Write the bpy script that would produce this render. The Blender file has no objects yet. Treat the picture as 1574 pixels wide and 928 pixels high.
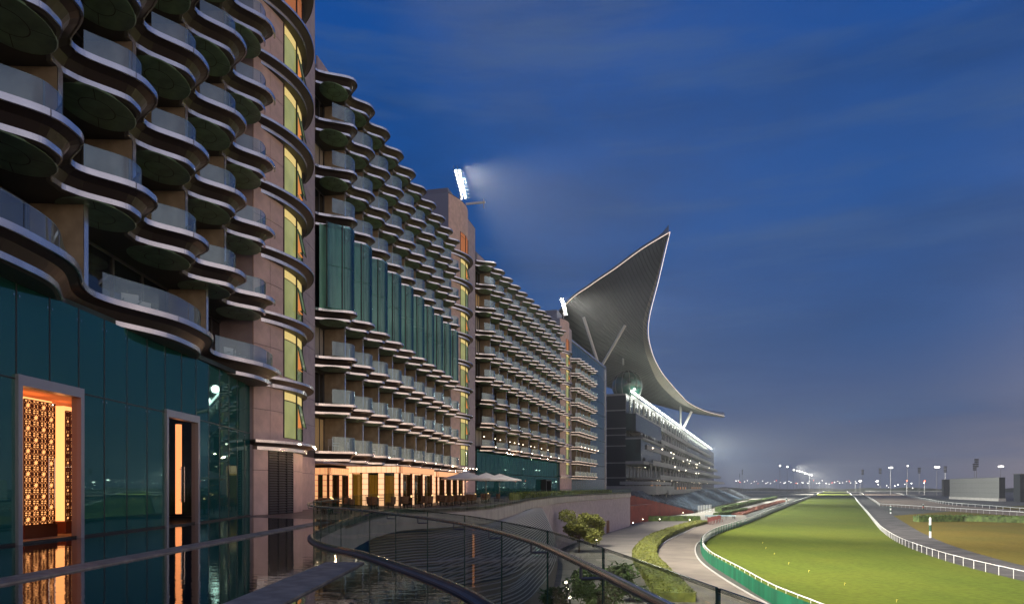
import bpy, math, random
from mathutils import Vector, Matrix
random.seed(7)
PI = math.pi
C = bpy.context.scene.collection
SC = bpy.context.scene
F = 1049.0          # focal length in photo pixels, used only to lay out measured positions
GZ = -11.1          # track level below the camera
DZ = -1.5           # pool deck level
# ------------------------------------------------------------------ camera
cam_d = bpy.data.cameras.new('camera'); cam = bpy.data.objects.new('camera', cam_d); C.objects.link(cam)
cam.location = (0, 0, 0); cam.rotation_euler = (PI/2, 0, 0)
cam_d.sensor_width = 36; cam_d.lens = 36*F/1574; cam_d.shift_y = 284/1574
cam_d.clip_start = 0.1; cam_d.clip_end = 9000
SC.camera = cam
# ------------------------------------------------------------------ world: dusk sky
W = bpy.data.worlds.new('World'); SC.world = W; W.use_nodes = True
nt = W.node_tree; nt.nodes.clear()
def N(t, kind, **kw):
    n = t.nodes.new(kind)
    for k, v in kw.items(): setattr(n, k, v)
    return n
def mathn(t, op, a, b=None, clamp=False):
    n = N(t, 'ShaderNodeMath', operation=op); n.use_clamp = clamp
    for i, v in enumerate((a, b)):
        if v is None: continue
        if isinstance(v, (int, float)): n.inputs[i].default_value = v
        else: t.links.new(v, n.inputs[i])
    return n.outputs[0]
def ramp(t, fac, stops, interp='LINEAR'):
    r = N(t, 'ShaderNodeValToRGB'); r.color_ramp.interpolation = interp
    el = r.color_ramp.elements
    while len(el) < len(stops): el.new(0.5)
    for e, (p, c) in zip(el, stops):
        e.position = p; e.color = (*c, 1)
    t.links.new(fac, r.inputs[0]); return r.outputs[0]
def mixc(t, fac, a, b, mode='MIX'):
    n = N(t, 'ShaderNodeMix', data_type='RGBA', blend_type=mode)
    for s, v in (('Factor', fac), ('A', a), ('B', b)):
        i = [x for x in n.inputs if x.name == s and (x.type == ('VALUE' if s == 'Factor' else 'RGBA'))][0]
        if isinstance(v, (int, float)): i.default_value = v
        elif isinstance(v, tuple): i.default_value = (*v, 1)
        else: t.links.new(v, i)
    return [o for o in n.outputs if o.type == 'RGBA'][0]
tc = N(nt, 'ShaderNodeTexCoord'); sep = N(nt, 'ShaderNodeSeparateXYZ')
nt.links.new(tc.outputs['Generated'], sep.inputs[0])
zz = mathn(nt, 'MAXIMUM', sep.outputs[2], 0.0)
base = ramp(nt, zz, [(0.0, (.115, .125, .185)), (.07, (.062, .092, .182)), (.2, (.020, .074, .225)),
                     (.35, (.011, .073, .268)), (.55, (.008, .066, .275)), (1.0, (.006, .036, .17))])
glow_dir = Vector((1.0, -.75, 0)).normalized()
dt = N(nt, 'ShaderNodeVectorMath', operation='DOT_PRODUCT'); nt.links.new(tc.outputs['Generated'], dt.inputs[0])
dt.inputs[1].default_value = glow_dir
g1 = mathn(nt, 'POWER', mathn(nt, 'MAXIMUM', mathn(nt, 'ADD', mathn(nt, 'MULTIPLY', dt.outputs['Value'], .87), .13), 0.0), 1.8)
g2 = mathn(nt, 'POWER', 2.718, mathn(nt, 'MULTIPLY', zz, -3.6))
g3 = mathn(nt, 'MULTIPLY', g1, g2)
glow = mixc(nt, 1.0, ramp(nt, zz, [(0, (3.8, 2.45, 1.4)), (.12, (3.3, 2.5, 1.75)), (.4, (2.1, 1.95, 1.7))]), (1.0, 1.0, 1.0), 'MULTIPLY')
sky = mixc(nt, g3, base, glow, 'ADD')
# thin streaky dusk cloud
mp = N(nt, 'ShaderNodeMapping'); mp.inputs['Scale'].default_value = (1.6, 1.6, 6.5); mp.inputs['Rotation'].default_value = (.25, .18, 0)
nt.links.new(tc.outputs['Generated'], mp.inputs[0])
nz = N(nt, 'ShaderNodeTexNoise'); nz.inputs['Scale'].default_value = 1.7; nz.inputs['Detail'].default_value = 7; nz.inputs['Roughness'].default_value = .56
nz.inputs['Distortion'].default_value = .3
nt.links.new(mp.outputs[0], nz.inputs['Vector'])
cl = ramp(nt, nz.outputs['Fac'], [(.40, (0, 0, 0)), (.72, (1, 1, 1))])
clf = mathn(nt, 'MULTIPLY', cl, .62)
sky = mixc(nt, clf, sky, (.013, .044, .135))
mp2 = N(nt, 'ShaderNodeMapping'); mp2.inputs['Scale'].default_value = (1.1, 1.1, 9); mp2.inputs['Rotation'].default_value = (-.12, .3, .6)
nt.links.new(tc.outputs['Generated'], mp2.inputs[0])
nz2 = N(nt, 'ShaderNodeTexNoise'); nz2.inputs['Scale'].default_value = 2.6; nz2.inputs['Detail'].default_value = 8; nz2.inputs['Roughness'].default_value = .62
nt.links.new(mp2.outputs[0], nz2.inputs['Vector'])
sky = mixc(nt, mathn(nt, 'MULTIPLY', ramp(nt, nz2.outputs['Fac'], [(.50, (0, 0, 0)), (.72, (1, 1, 1))]), .6), sky, (.048, .100, .225))
bg = N(nt, 'ShaderNodeBackground'); out = N(nt, 'ShaderNodeOutputWorld')
nt.links.new(sky, bg.inputs[0]); bg.inputs[1].default_value = 1.1; nt.links.new(bg.outputs[0], out.inputs[0])
SC.view_settings.view_transform = 'Standard'; SC.view_settings.look = 'None'
SC.view_settings.exposure = 0.0; SC.view_settings.gamma = 1.0
SC.cycles.use_denoising = True
SC.cycles.max_bounces = 6; SC.cycles.diffuse_bounces = 2; SC.cycles.glossy_bounces = 4
SC.cycles.transparent_max_bounces = 16; SC.cycles.transmission_bounces = 3; SC.cycles.volume_bounces = 0
SC.cycles.caustics_reflective = False; SC.cycles.caustics_refractive = False
SC.cycles.sample_clamp_indirect = 4.0
HAZE_DENSITY = 0.00013
# ------------------------------------------------------------------ helpers
MAT = {}
def mat(name, col, rough=.6, metal=0.0, var=.0, scale=3.0, bump=0.0, bscale=30.0, spec=.5, emit=None, es=0.0, col2=None, stretch=(1, 1, 1)):
    m = bpy.data.materials.new(name); m.use_nodes = True; MAT[name] = m
    t = m.node_tree; b = t.nodes['Principled BSDF']
    b.inputs['Roughness'].default_value = rough; b.inputs['Metallic'].default_value = metal
    b.inputs['Specular IOR Level'].default_value = spec
    b.inputs['Base Color'].default_value = (*col, 1)
    co = N(t, 'ShaderNodeTexCoord'); mpn = N(t, 'ShaderNodeMapping'); mpn.inputs['Scale'].default_value = stretch
    t.links.new(co.outputs['Object'], mpn.inputs[0])
    if var or col2:
        n = N(t, 'ShaderNodeTexNoise'); n.inputs['Scale'].default_value = scale; n.inputs['Detail'].default_value = 5
        t.links.new(mpn.outputs[0], n.inputs['Vector'])
        c2 = col2 or tuple(min(1, c*(1+var*2)) for c in col)
        c1 = col if col2 else tuple(c*(1-var) for c in col)
        t.links.new(ramp(t, n.outputs['Fac'], [(.32, c1), (.68, c2)]), b.inputs['Base Color'])
    if bump:
        n2 = N(t, 'ShaderNodeTexNoise'); n2.inputs['Scale'].default_value = bscale; n2.inputs['Detail'].default_value = 4
        t.links.new(mpn.outputs[0], n2.inputs['Vector'])
        bp = N(t, 'ShaderNodeBump'); bp.inputs['Strength'].default_value = bump; bp.inputs['Distance'].default_value = .02
        t.links.new(n2.outputs['Fac'], bp.inputs['Height']); t.links.new(bp.outputs[0], b.inputs['Normal'])
    if emit:
        b.inputs['Emission Color'].default_value = (*emit, 1); b.inputs['Emission Strength'].default_value = es
    return m
def glassmat(name, tint, gloss_col, refl=.12, diff=None, dfac=0.0, rough=.02, fr=.9):
    """see-through glass: tinted transparency, fresnel reflection and an optional diffuse body colour"""
    m = bpy.data.materials.new(name); m.use_nodes = True; MAT[name] = m
    t = m.node_tree; t.nodes.clear()
    o = N(t, 'ShaderNodeOutputMaterial'); tr = N(t, 'ShaderNodeBsdfTransparent'); tr.inputs[0].default_value = (*tint, 1)
    gl = N(t, 'ShaderNodeBsdfGlossy'); gl.inputs[0].default_value = (*gloss_col, 1); gl.inputs['Roughness'].default_value = rough
    lw = N(t, 'ShaderNodeLayerWeight'); lw.inputs[0].default_value = .35
    f = mathn(t, 'ADD', mathn(t, 'MULTIPLY', lw.outputs['Fresnel'], fr), refl, True)
    body = tr.outputs[0]
    if diff:
        df = N(t, 'ShaderNodeBsdfDiffuse'); df.inputs[0].default_value = (*diff, 1)
        mx = N(t, 'ShaderNodeMixShader'); mx.inputs[0].default_value = dfac
        t.links.new(body, mx.inputs[1]); t.links.new(df.outputs[0], mx.inputs[2]); body = mx.outputs[0]
    mx = N(t, 'ShaderNodeMixShader'); t.links.new(f, mx.inputs[0]); t.links.new(body, mx.inputs[1]); t.links.new(gl.outputs[0], mx.inputs[2])
    t.links.new(mx.outputs[0], o.inputs[0]); return m

M_band = mat('brushed_metal_band', (.70, .68, .70), .24, .85, var=.08, scale=1.2)
M_cove = mat('dark_bronze_cove', (.075, .058, .050), .38, .5)
M_soffit = mat('dark_soffit', (.065, .062, .056), .6)
M_green = mat('green_soffit_panel', (.17, .28, .20), .4, 0, var=.25, scale=1.5)
M_top = mat('balcony_floor', (.10, .09, .09), .7)
M_part = mat('beige_partition', (.35, .29, .205), .75, 0, var=.12, scale=2)
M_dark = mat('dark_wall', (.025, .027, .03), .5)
M_frame = mat('window_frame_metal', (.16, .16, .165), .4, .6)
M_doorg = mat('dark_door_glass', (.008, .012, .016), .04, 0, spec=.9)
M_stone = mat('pink_grey_stone', (.56, .40, .36), .55, 0, var=.10, scale=1.6, bump=.12, bscale=14)
M_stoneg = mat('grey_stone', (.36, .30, .33), .6, 0, var=.1, scale=1.2, bump=.1)
M_joint = mat('joint_backing', (.07, .05, .045), .8)
M_curt = mat('pale_curtain', (.34, .32, .29), .9, 0, var=.25, scale=9, stretch=(1, 6, .1))
M_room = mat('dim_lit_curtain', (.3, .2, .1), .9, var=.3, scale=7, stretch=(1, 5, .1), emit=(1, .62, .28), es=.10)
M_white = mat('white_paint', (.72, .71, .69), .5)
M_conc = mat('pale_concrete', (.36, .33, .31), .75, 0, var=.1, scale=.8, bump=.1)
M_steel = mat('steel_rail', (.62, .60, .58), .22, 1.0)
M_black = mat('black_metal', (.012, .012, .013), .45)
M_balglass = glassmat('balcony_glass', (.62, .74, .78), (.62, .85, .95), .10, (.42, .50, .56), .22)
M_rimglass = mat('glass_edge', (.35, .45, .45), .2, 0)
M_teal = glassmat('teal_glass', (.10, .26, .25), (.25, .40, .38), .22, (.028, .21, .20), .5, fr=.7)
M_teal2 = glassmat('curved_teal_glass', (.22, .46, .42), (.34, .60, .58), .16)
M_clear = glassmat('clear_balustrade_glass', (.74, .80, .76), (.6, .7, .66), .0, fr=.30)
M_warm = mat('warm_lit_panel', (.8, .5, .3), .5, emit=(1.0, .46, .19), es=.85)
M_warmhot = mat('hot_lit_panel', (.8, .6, .4), .5, emit=(1.0, .52, .27), es=1.3)
M_lan = mat('lantern_inner', (.8, .5, .3), .5, emit=(1.0, .42, .14), es=1.9)
M_orange = mat('glowing_orange_room_wall', (.55, .20, .07), .8, emit=(1.0, .30, .08), es=.16)  # emission stands in for lantern light filling the room behind the doorway
M_bronze = mat('bronze_lattice', (.16, .045, .015), .5, .3)
M_winy = mat('lit_blind', (.15, .15, .08), .8, emit=(.50, .50, .13), es=.52)
def blindmat(name, ca, cb, es):
    m = bpy.data.materials.new(name); m.use_nodes = True; t = m.node_tree; b = t.nodes['Principled BSDF']
    b.inputs['Base Color'].default_value = (.08, .08, .06, 1); b.inputs['Roughness'].default_value = .12
    co = N(t, 'ShaderNodeTexCoord'); sp = N(t, 'ShaderNodeSeparateXYZ'); t.links.new(co.outputs['Object'], sp.inputs[0])
    w = N(t, 'ShaderNodeTexWave', bands_direction='Y'); w.inputs['Scale'].default_value = 2.3; w.inputs['Distortion'].default_value = .8
    t.links.new(co.outputs['Object'], w.inputs['Vector'])
    oi = N(t, 'ShaderNodeObjectInfo'); n = N(t, 'ShaderNodeTexNoise'); n.inputs['Scale'].default_value = .6; n.noise_dimensions = '4D'
    t.links.new(co.outputs['Object'], n.inputs['Vector']); t.links.new(mathn(t, 'MULTIPLY', oi.outputs['Random'], 20), n.inputs['W'])
    f = mathn(t, 'ADD', mathn(t, 'MULTIPLY', w.outputs['Fac'], .22), mathn(t, 'MULTIPLY', n.outputs['Fac'], .9))
    t.links.new(ramp(t, f, [(.28, ca), (.85, cb)]), b.inputs['Emission Color'])
    t.links.new(mathn(t, 'MULTIPLY', mathn(t, 'ADD', mathn(t, 'MULTIPLY', oi.outputs['Random'], .4), .8), es), b.inputs['Emission Strength']); MAT[name] = m
    return m
M_winy = blindmat('lit_pleated_blind', (.20, .25, .07), (.62, .60, .20), .62)
M_winyt = mat('lit_transom', (.15, .12, .06), .8, emit=(.95, .72, .26), es=.75)
M_wing = blindmat('dim_pleated_blind', (.04, .085, .05), (.22, .30, .12), .5)
M_wing_old = mat('dim_lit_blind', (.05, .08, .04), .3, emit=(.20, .27, .09), es=.5)
M_wino = mat('orange_lit_blind', (.5, .2, .1), .8, emit=(.80, .24, .06), es=.26)
M_sash = mat('sash_inner', (.7, .3, .12), .6, emit=(1, .32, .08), es=.6)
M_lamp = mat('lamp_face', (1, 1, 1), .4, emit=(1.0, .95, .85), es=150)
M_dot = mat('small_lamp', (1, 1, 1), .4, emit=(1.0, .82, .6), es=9)
M_led = mat('led_line', (1, 1, 1), .4, emit=(1.0, .76, .64), es=1.5)
M_strip = mat('flood_strip', (1, 1, 1), .4, emit=(.95, 1.0, .88), es=9)
M_red = mat('red_lamp', (1, .2, .1), .4, emit=(1.0, .12, .05), es=9)

def newmesh(name, vs, fs, mats, mi=None, smooth=False):
    me = bpy.data.meshes.new(name); me.from_pydata([tuple(v) for v in vs], [], fs)
    for m in (mats if isinstance(mats, (list, tuple)) else [mats]): me.materials.append(m)
    if mi: me.polygons.foreach_set('material_index', mi)
    if smooth: me.polygons.foreach_set('use_smooth', [True]*len(me.polygons))
    me.update(); return me
class MB:
    def __init__(s): s.v = []; s.f = []; s.m = []
    def add(s, vs, fs, mi=0):
        b = len(s.v); s.v += [tuple(v) for v in vs]; s.f += [tuple(b+i for i in f) for f in fs]; s.m += [mi]*len(fs)
    def box(s, x0, x1, y0, y1, z0, z1, mi=0):
        s.add([(x0,y0,z0),(x1,y0,z0),(x1,y1,z0),(x0,y1,z0),(x0,y0,z1),(x1,y0,z1),(x1,y1,z1),(x0,y1,z1)],
              [(0,3,2,1),(4,5,6,7),(0,1,5,4),(1,2,6,5),(2,3,7,6),(3,0,4,7)], mi)
    def tube(s, pts, r, n=6, mi=0, r2=None):
        pts = [Vector(p) for p in pts]; k = len(pts); b = len(s.v)
        for i, p in enumerate(pts):
            d = (pts[min(i+1, k-1)]-pts[max(i-1, 0)])
            if d.length < 1e-9: d = Vector((0, 0, 1))
            d.normalize()
            u = d.cross(Vector((0, 0, 1)));
            if u.length < 1e-3: u = Vector((1, 0, 0))
            u.normalize(); w = u.cross(d); rr = r if r2 is None else r+(r2-r)*i/(k-1)
            for j in range(n):
                a = 2*PI*j/n; s.v.append(tuple(p+u*math.cos(a)*rr+w*math.sin(a)*rr))
        for i in range(k-1):
            for j in range(n):
                s.f.append((b+i*n+j, b+i*n+(j+1)%n, b+(i+1)*n+(j+1)%n, b+(i+1)*n+j)); s.m.append(mi)
        s.f.append(tuple(b+j for j in range(n))[::-1]); s.m.append(mi)
        s.f.append(tuple(b+(k-1)*n+j for j in range(n))); s.m.append(mi)
    def ball(s, c, r, n=8, mi=0, sq=(1, 1, 1)):
        b = len(s.v); h = n//2
        for i in range(h+1):
            th = PI*i/h
            for j in range(n):
                ph = 2*PI*j/n
                s.v.append((c[0]+r*sq[0]*math.sin(th)*math.cos(ph), c[1]+r*sq[1]*math.sin(th)*math.sin(ph), c[2]+r*sq[2]*math.cos(th)))
        for i in range(h):
            for j in range(n):
                s.f.append((b+i*n+j, b+(i+1)*n+j, b+(i+1)*n+(j+1)%n, b+i*n+(j+1)%n)); s.m.append(mi)
    def mesh(s, name, mats, smooth=False): return newmesh(name, s.v, s.f, mats, s.m, smooth)
def ob(name, me, parent=None, loc=(0, 0, 0), rz=0.0):
    o = bpy.data.objects.new(name, me); C.objects.link(o); o.location = loc; o.rotation_euler = (0, 0, rz)
    if parent is not None: o.parent = parent
    return o
def tag(o, label=None, cat=None, group=None, kind=None):
    if label: o['label'] = label
    if cat: o['category'] = cat
    if group: o['group'] = group
    if kind: o['kind'] = kind
    return o
def thing(name, label, cat, loc=(0, 0, 0), rz=0.0, group=None):
    return tag(ob(name, None, None, loc, rz), label, cat, group)
def copy_tree(o, parent=None):
    c = o.copy(); C.objects.link(c)
    if parent is not None: c.parent = parent
    for ch in list(o.children): copy_tree(ch, c)
    return c
def Gp(px, py, z=GZ):
    Y = -z*F/(py-748.0); return ((px-787)*Y/F, Y)
def spline(P, n=8):
    """Catmull-Rom through points of any dimension"""
    P = [Vector(p) for p in P]; Q = [P[0]*2-P[1]]+P+[P[-1]*2-P[-2]]; r = []
    for i in range(1, len(Q)-2):
        a, b, c, d = Q[i-1:i+3]
        for k in range(n):
            t = k/n
            r.append(.5*((2*b)+(c-a)*t+(2*a-5*b+4*c-d)*t*t+(3*b-a-3*c+d)*t**3))
    r.append(P[-1]); return r
def offset(path, d):
    r = []
    for i, p in enumerate(path):
        q = path[min(i+1, len(path)-1)]-path[max(i-1, 0)]; n = Vector((q.y, -q.x)); n.normalize()
        r.append(Vector((p.x+n.x*d, p.y+n.y*d)))
    return r     # positive d goes to the right of the direction of travel
def resample(path, step):
    r = [path[0]]; acc = 0
    for a, b in zip(path, path[1:]):
        L = (b-a).length; t = step-acc
        while t <= L:
            r.append(a+(b-a)*(t/L)); t += step
        acc = (acc+L) % step if L+acc >= step else acc+L
    return r
def poly(name, pts, z, m, label=None, thick=0.0):
    if thick:
        k = len(pts); vs = [(p[0], p[1], z) for p in pts]+[(p[0], p[1], z-thick) for p in pts]
        fs = [tuple(range(k))]+[(i, (i+1) % k, k+(i+1) % k, k+i) for i in range(k)]
    else:
        vs = [(p[0], p[1], z) for p in pts]; fs = [tuple(range(len(pts)))]
    me = newmesh(name, vs, fs, m)
    o = ob(name, me); o['kind'] = 'structure'
    if label: o['label'] = label
    return o
def ribbon(name, left, right, z, m, label=None):
    vs = [(p.x, p.y, z) for p in left]+[(p.x, p.y, z) for p in right]; k = len(left)
    me = newmesh(name, vs, [(i, k+i, k+i+1, i+1) for i in range(k-1)], m); o = ob(name, me); o['kind'] = 'structure'
    if label: o['label'] = label
    return o
LEV = [2.6+3.43*k for k in range(12)]

# ------------------------------------------------------------------ ground, track, paths
M_ground = mat('dry_ground', (.060, .058, .050), .95, 0, var=.3, scale=.02)
def turfmat(name, ca, cb, cc, ang):
    m = bpy.data.materials.new(name); m.use_nodes = True; t = m.node_tree; b = t.nodes['Principled BSDF']; b.inputs['Roughness'].default_value = .9
    b.inputs['Specular IOR Level'].default_value = .15
    co = N(t, 'ShaderNodeTexCoord'); mp1 = N(t, 'ShaderNodeMapping'); mp1.inputs['Rotation'].default_value = (0, 0, ang); mp1.inputs['Scale'].default_value = (.35, .012, 1)
    t.links.new(co.outputs['Object'], mp1.inputs[0])
    n1 = N(t, 'ShaderNodeTexNoise'); n1.inputs['Scale'].default_value = 1.0; n1.inputs['Detail'].default_value = 5; t.links.new(mp1.outputs[0], n1.inputs['Vector'])
    n2 = N(t, 'ShaderNodeTexNoise'); n2.inputs['Scale'].default_value = .05; n2.inputs['Detail'].default_value = 6; t.links.new(co.outputs['Object'], n2.inputs['Vector'])
    n3 = N(t, 'ShaderNodeTexNoise'); n3.inputs['Scale'].default_value = 1.6; n3.inputs['Detail'].default_value = 6; t.links.new(co.outputs['Object'], n3.inputs['Vector'])
    c = ramp(t, n1.outputs['Fac'], [(.3, ca), (.7, cb)])
    c = mixc(t, mathn(t, 'MULTIPLY', ramp(t, n2.outputs['Fac'], [(.45, (0, 0, 0)), (.65, (1, 1, 1))]), .6), c, cc)
    c = mixc(t, .35, c, ramp(t, n3.outputs['Fac'], [(.3, tuple(x*.6 for x in ca)), (.7, tuple(min(1, x*1.4) for x in cb))]))
    t.links.new(c, b.inputs['Base Color'])
    bp = N(t, 'ShaderNodeBump'); bp.inputs['Strength'].default_value = .5; bp.inputs['Distance'].default_value = .08
    t.links.new(n3.outputs['Fac'], bp.inputs['Height']); t.links.new(bp.outputs[0], b.inputs['Normal'])
    return m
M_turf = turfmat('race_turf', (.064, .088, .010), (.094, .116, .012), (.118, .122, .014), math.radians(25.4))
M_infield = turfmat('infield_grass', (.14, .105, .018), (.18, .13, .022), (.09, .10, .018), 0)
M_sand = mat('sand_track', (.19, .135, .10), .95, 0, var=.15, scale=.15)
M_path = mat('service_path', (.065, .058, .056), .9, 0, var=.3, scale=.25)
M_plaza = mat('plaza_paving', (.20, .175, .15), .8, 0, var=.18, scale=.25, stretch=(.4, 3, 1))
M_walk = mat('walk_ring', (.165, .135, .11), .85, 0, var=.14, scale=.3)
Lp = spline([(30,-60),(27.5,0),(25.6,25),(25,45),(25,57),(25.2,66),(26.8,80),(29.2,100.6),(33.6,120.3),(39.6,139),(50,164),(72.7,210),(110,290),(154.9,385),(282,653),(600,1323),(1130,2440)], 8)
Rp = spline([(53,-60),(54,0),(55.5,25),(57,50),(58.6,68),(60.4,81),(63,94.2),(66.6,107.4),(73.8,128),(80.3,143.8),(89.4,164),(101.3,189),(147.8,284),(242,477),(400,800),(638,1294),(1190,2440)], 8)
poly('ground', [(-2900,-400),(2900,-400),(2900,2900),(-2900,2900)], GZ, M_ground)
poly('race_turf', [tuple(p) for p in Lp]+[tuple(p) for p in reversed(Rp)], GZ+.02, M_turf, 'broad floodlit green turf racecourse curving then running straight to the horizon')
R2 = offset(Rp, .6); R3 = offset(Rp, 8.5)
ribbon('service_path', R2, R3, GZ+.012, M_path)
poly('infield_lawn', [tuple(p) for p in R3[:96]]+[(330,430),(700,520),(700,-60)], GZ+.016, M_infield)
# pale plaza beside the stand and the walking ring that follows the rail
L1 = offset(Lp[:104], -1.0); L2 = offset(Lp[:104], -11.5)
ringL = spline([(8,20),(12,45),(14,60),(16.5,80),Gp(1006,870)+() ,Gp(1008,850),Gp(1023,833),Gp(1060,815),Gp(1090,800),Gp(1140,786)], 8)
ringR = spline([(24,20),(24,45),(24,60),(25.4,80),(28,100.6),(32.4,120.3),(38.4,139),(48.8,164),(60,187),(80,230)], 8)
ribbon('walking_ring', ringL, ringR, GZ+.024, M_walk)
poly('plaza', [(-4,20),(10,20),(14,60),(20,90),(30,140),(45,180),(75,240),(150,390),(300,720),(260,740),(130,480),(60,300),(36,224),(20,160),(4,100),(-4,60)], GZ+.008, M_plaza)
sand = [Gp(1325,757.5),Gp(1375,757.5),Gp(1420,768),Gp(1453,775),Gp(1574,783),Gp(1650,789),(420,200),Gp(1574,793),Gp(1440,783),Gp(1352,777),Gp(1335,768)]
poly('sand_track', [Gp(1322,756.5),Gp(1368,756.5),Gp(1420,768),Gp(1453,774.5),Gp(1574,784),Gp(1700,792),Gp(1700,802),Gp(1574,793),Gp(1440,784),Gp(1352,776.5)], GZ+.028, M_sand)
poly('paved_apron', [Gp(1395,757.5),Gp(1600,758),Gp(1700,772),Gp(1574,776),Gp(1470,770)], GZ+.026, M_path)

# ------------------------------------------------------------------ hedges, trees
M_leaf = mat('leaf_green', (.055, .085, .018), .7, 0, var=.5, scale=.9)
M_leafy = mat('leaf_olive', (.12, .125, .02), .7, 0, var=.4, scale=.9)
M_bark = mat('bark', (.09, .06, .04), .9)
def leaves(mb, n, fn, size, mi=0):
    for _ in range(n):
        p = Vector(fn()); a = random.random()*2*PI; e = random.uniform(-.9, .9)
        u = Vector((math.cos(a)*math.cos(e), math.sin(a)*math.cos(e), math.sin(e)))*size*random.uniform(.6, 1.3)
        w = u.cross(Vector((random.uniform(-1, 1), random.uniform(-1, 1), random.uniform(-1, 1)))).normalized()*size*random.uniform(.25, .5)
        mb.add([p-u, p+w, p+u, p-w], [(0, 1, 2, 3)], mi)
def hedge(path, w, h, z0, label, m=M_leaf, dens=14, leaf=.22, group=None):
    path = [Vector(p) for p in path]
    o = thing('hedge', label, 'hedge', (path[0].x, path[0].y, z0), 0, group)
    o0 = path[0]; mb = MB()
    L = offset(path, -w/2); R = offset(path, w/2); k = len(path)
    for i in range(k-1):
        a, b, c, d = L[i]-o0, L[i+1]-o0, R[i+1]-o0, R[i]-o0
        hh = h*.9
        mb.add([(a.x,a.y,0),(b.x,b.y,0),(c.x,c.y,0),(d.x,d.y,0),(a.x,a.y,hh),(b.x,b.y,hh),(c.x,c.y,hh),(d.x,d.y,hh)],
               [(4,5,6,7),(0,1,5,4),(2,3,7,6)]+([(0,4,7,3)] if i == 0 else [])+([(1,2,6,5)] if i == k-2 else []))
    ob('hedge_core', mb.mesh('hedge_core', m), o)
    tot = sum((path[i+1]-path[i]).length for i in range(k-1)); mb = MB()
    def rnd():
        i = random.randrange(k-1); t = random.random(); s = random.random()
        a = L[i].lerp(L[i+1], t)-o0; b = R[i].lerp(R[i+1], t)-o0
        if random.random() < .5: q = a.lerp(b, s); return (q.x, q.y, h*random.uniform(.85, 1.06))
        q = a if random.random() < .5 else b; return (q.x+random.uniform(-.1, .1), q.y+random.uniform(-.1, .1), random.uniform(0, h))
    leaves(mb, int(min(9000, tot*dens)), rnd, leaf)
    tag(ob('foliage', mb.mesh('foliage', m), o), kind='stuff')
    return o
def tree(x, y, z, h, rad, label, m, n=1800, leaf=.25, group=None, cat='tree', name='tree'):
    o = thing(name, label, cat, (x, y, z), 0, group); mb = MB()
    mb.tube([(0,0,0),(.05,.02,h*.35),(-.05,.05,h*.62)], .03*h, 7, 0, .014*h)
    cl = []
    for i in range(9):
        a = i*2.4; r = rad*random.uniform(.35, .75); hz = h*random.uniform(.36, .93)
        e = Vector((math.cos(a)*r, math.sin(a)*r, hz)); cl.append((e, rad*random.uniform(.32, .5)))
        mb.tube([(0, 0, h*random.uniform(.25, .5)), (e*.55), e], .011*h, 5, 0, .003*h)
    ob('trunk', mb.mesh('trunk', M_bark), o)
    lb = MB()
    def rnd():
        c, r = random.choice(cl); v = Vector((random.gauss(0, 1), random.gauss(0, 1), random.gauss(0, 1))).normalized()*r*random.uniform(.55, 1.05)
        return c+Vector((v.x, v.y, v.z*.75))
    leaves(lb, n, rnd, leaf); ob('crown', lb.mesh('crown', m), o)
    return o
tree(11.4, 116, GZ, 6.9, 3.5, 'yellow green tree in front of the slatted canopy', M_leafy, 4500, .26)
tree(15.0, 126, GZ, 6.4, 2.7, 'smaller olive tree right of the yellow green tree by the low wall', M_leafy, 2600, .24)
tree(6.9, 52, GZ, 5.3, 2.6, 'dark leafy tree seen through the balustrade glass below the deck', M_leaf, 3200, .2)
tree(3.2, 44, GZ, 4.8, 2.0, 'slim dark tree behind the balustrade beside the lamps', M_leaf, 1800, .18)
tree(11.4, 66, GZ, 1.9, 1.8, 'low round shrub on the plaza edge below the deck', M_leaf, 1400, .16, cat='shrub', name='shrub')
hl = spline([Gp(1040,925),Gp(1005,880),Gp(992,862),Gp(994,845),Gp(1015,826),Gp(1050,812),Gp(1080,803.5)], 6)
hedge(hl, 3.6, 1.0, GZ, 'long olive hedge curving between the pale plaza and the walking ring', M_leafy, 40, .2)
hedge([Gp(988,800.5),Gp(1075,800)], 1.8, 1.6, GZ, 'trimmed hedge in front of the red wall', M_leaf, 60, .25)
hedge([Gp(1100,795),Gp(1146,785.5)], 1.8, 1.6, GZ, 'clipped hedge beside the red flower bed', M_leaf, 50, .3)
hedge([Gp(1104,786),Gp(1192,766)], 3, 2.0, GZ, 'long dark hedge in front of the lawn seats', M_leaf, 20, .5)
hedge([Gp(1408,801.5),Gp(1480,800.5),Gp(1574,803),Gp(1700,808)], 2.4, 2.0, GZ, 'long dark dotted hedge along the infield lawn', M_leaf, 24, .4)
M_flow = mat('red_flowers', (.14, .05, .035), .9, 0, var=.5, scale=.5)
hedge([Gp(1132,791),Gp(1205,769.5)], 5, .6, GZ, 'bed of red flowers beside the turf rail', M_flow, 14, .5)

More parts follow.
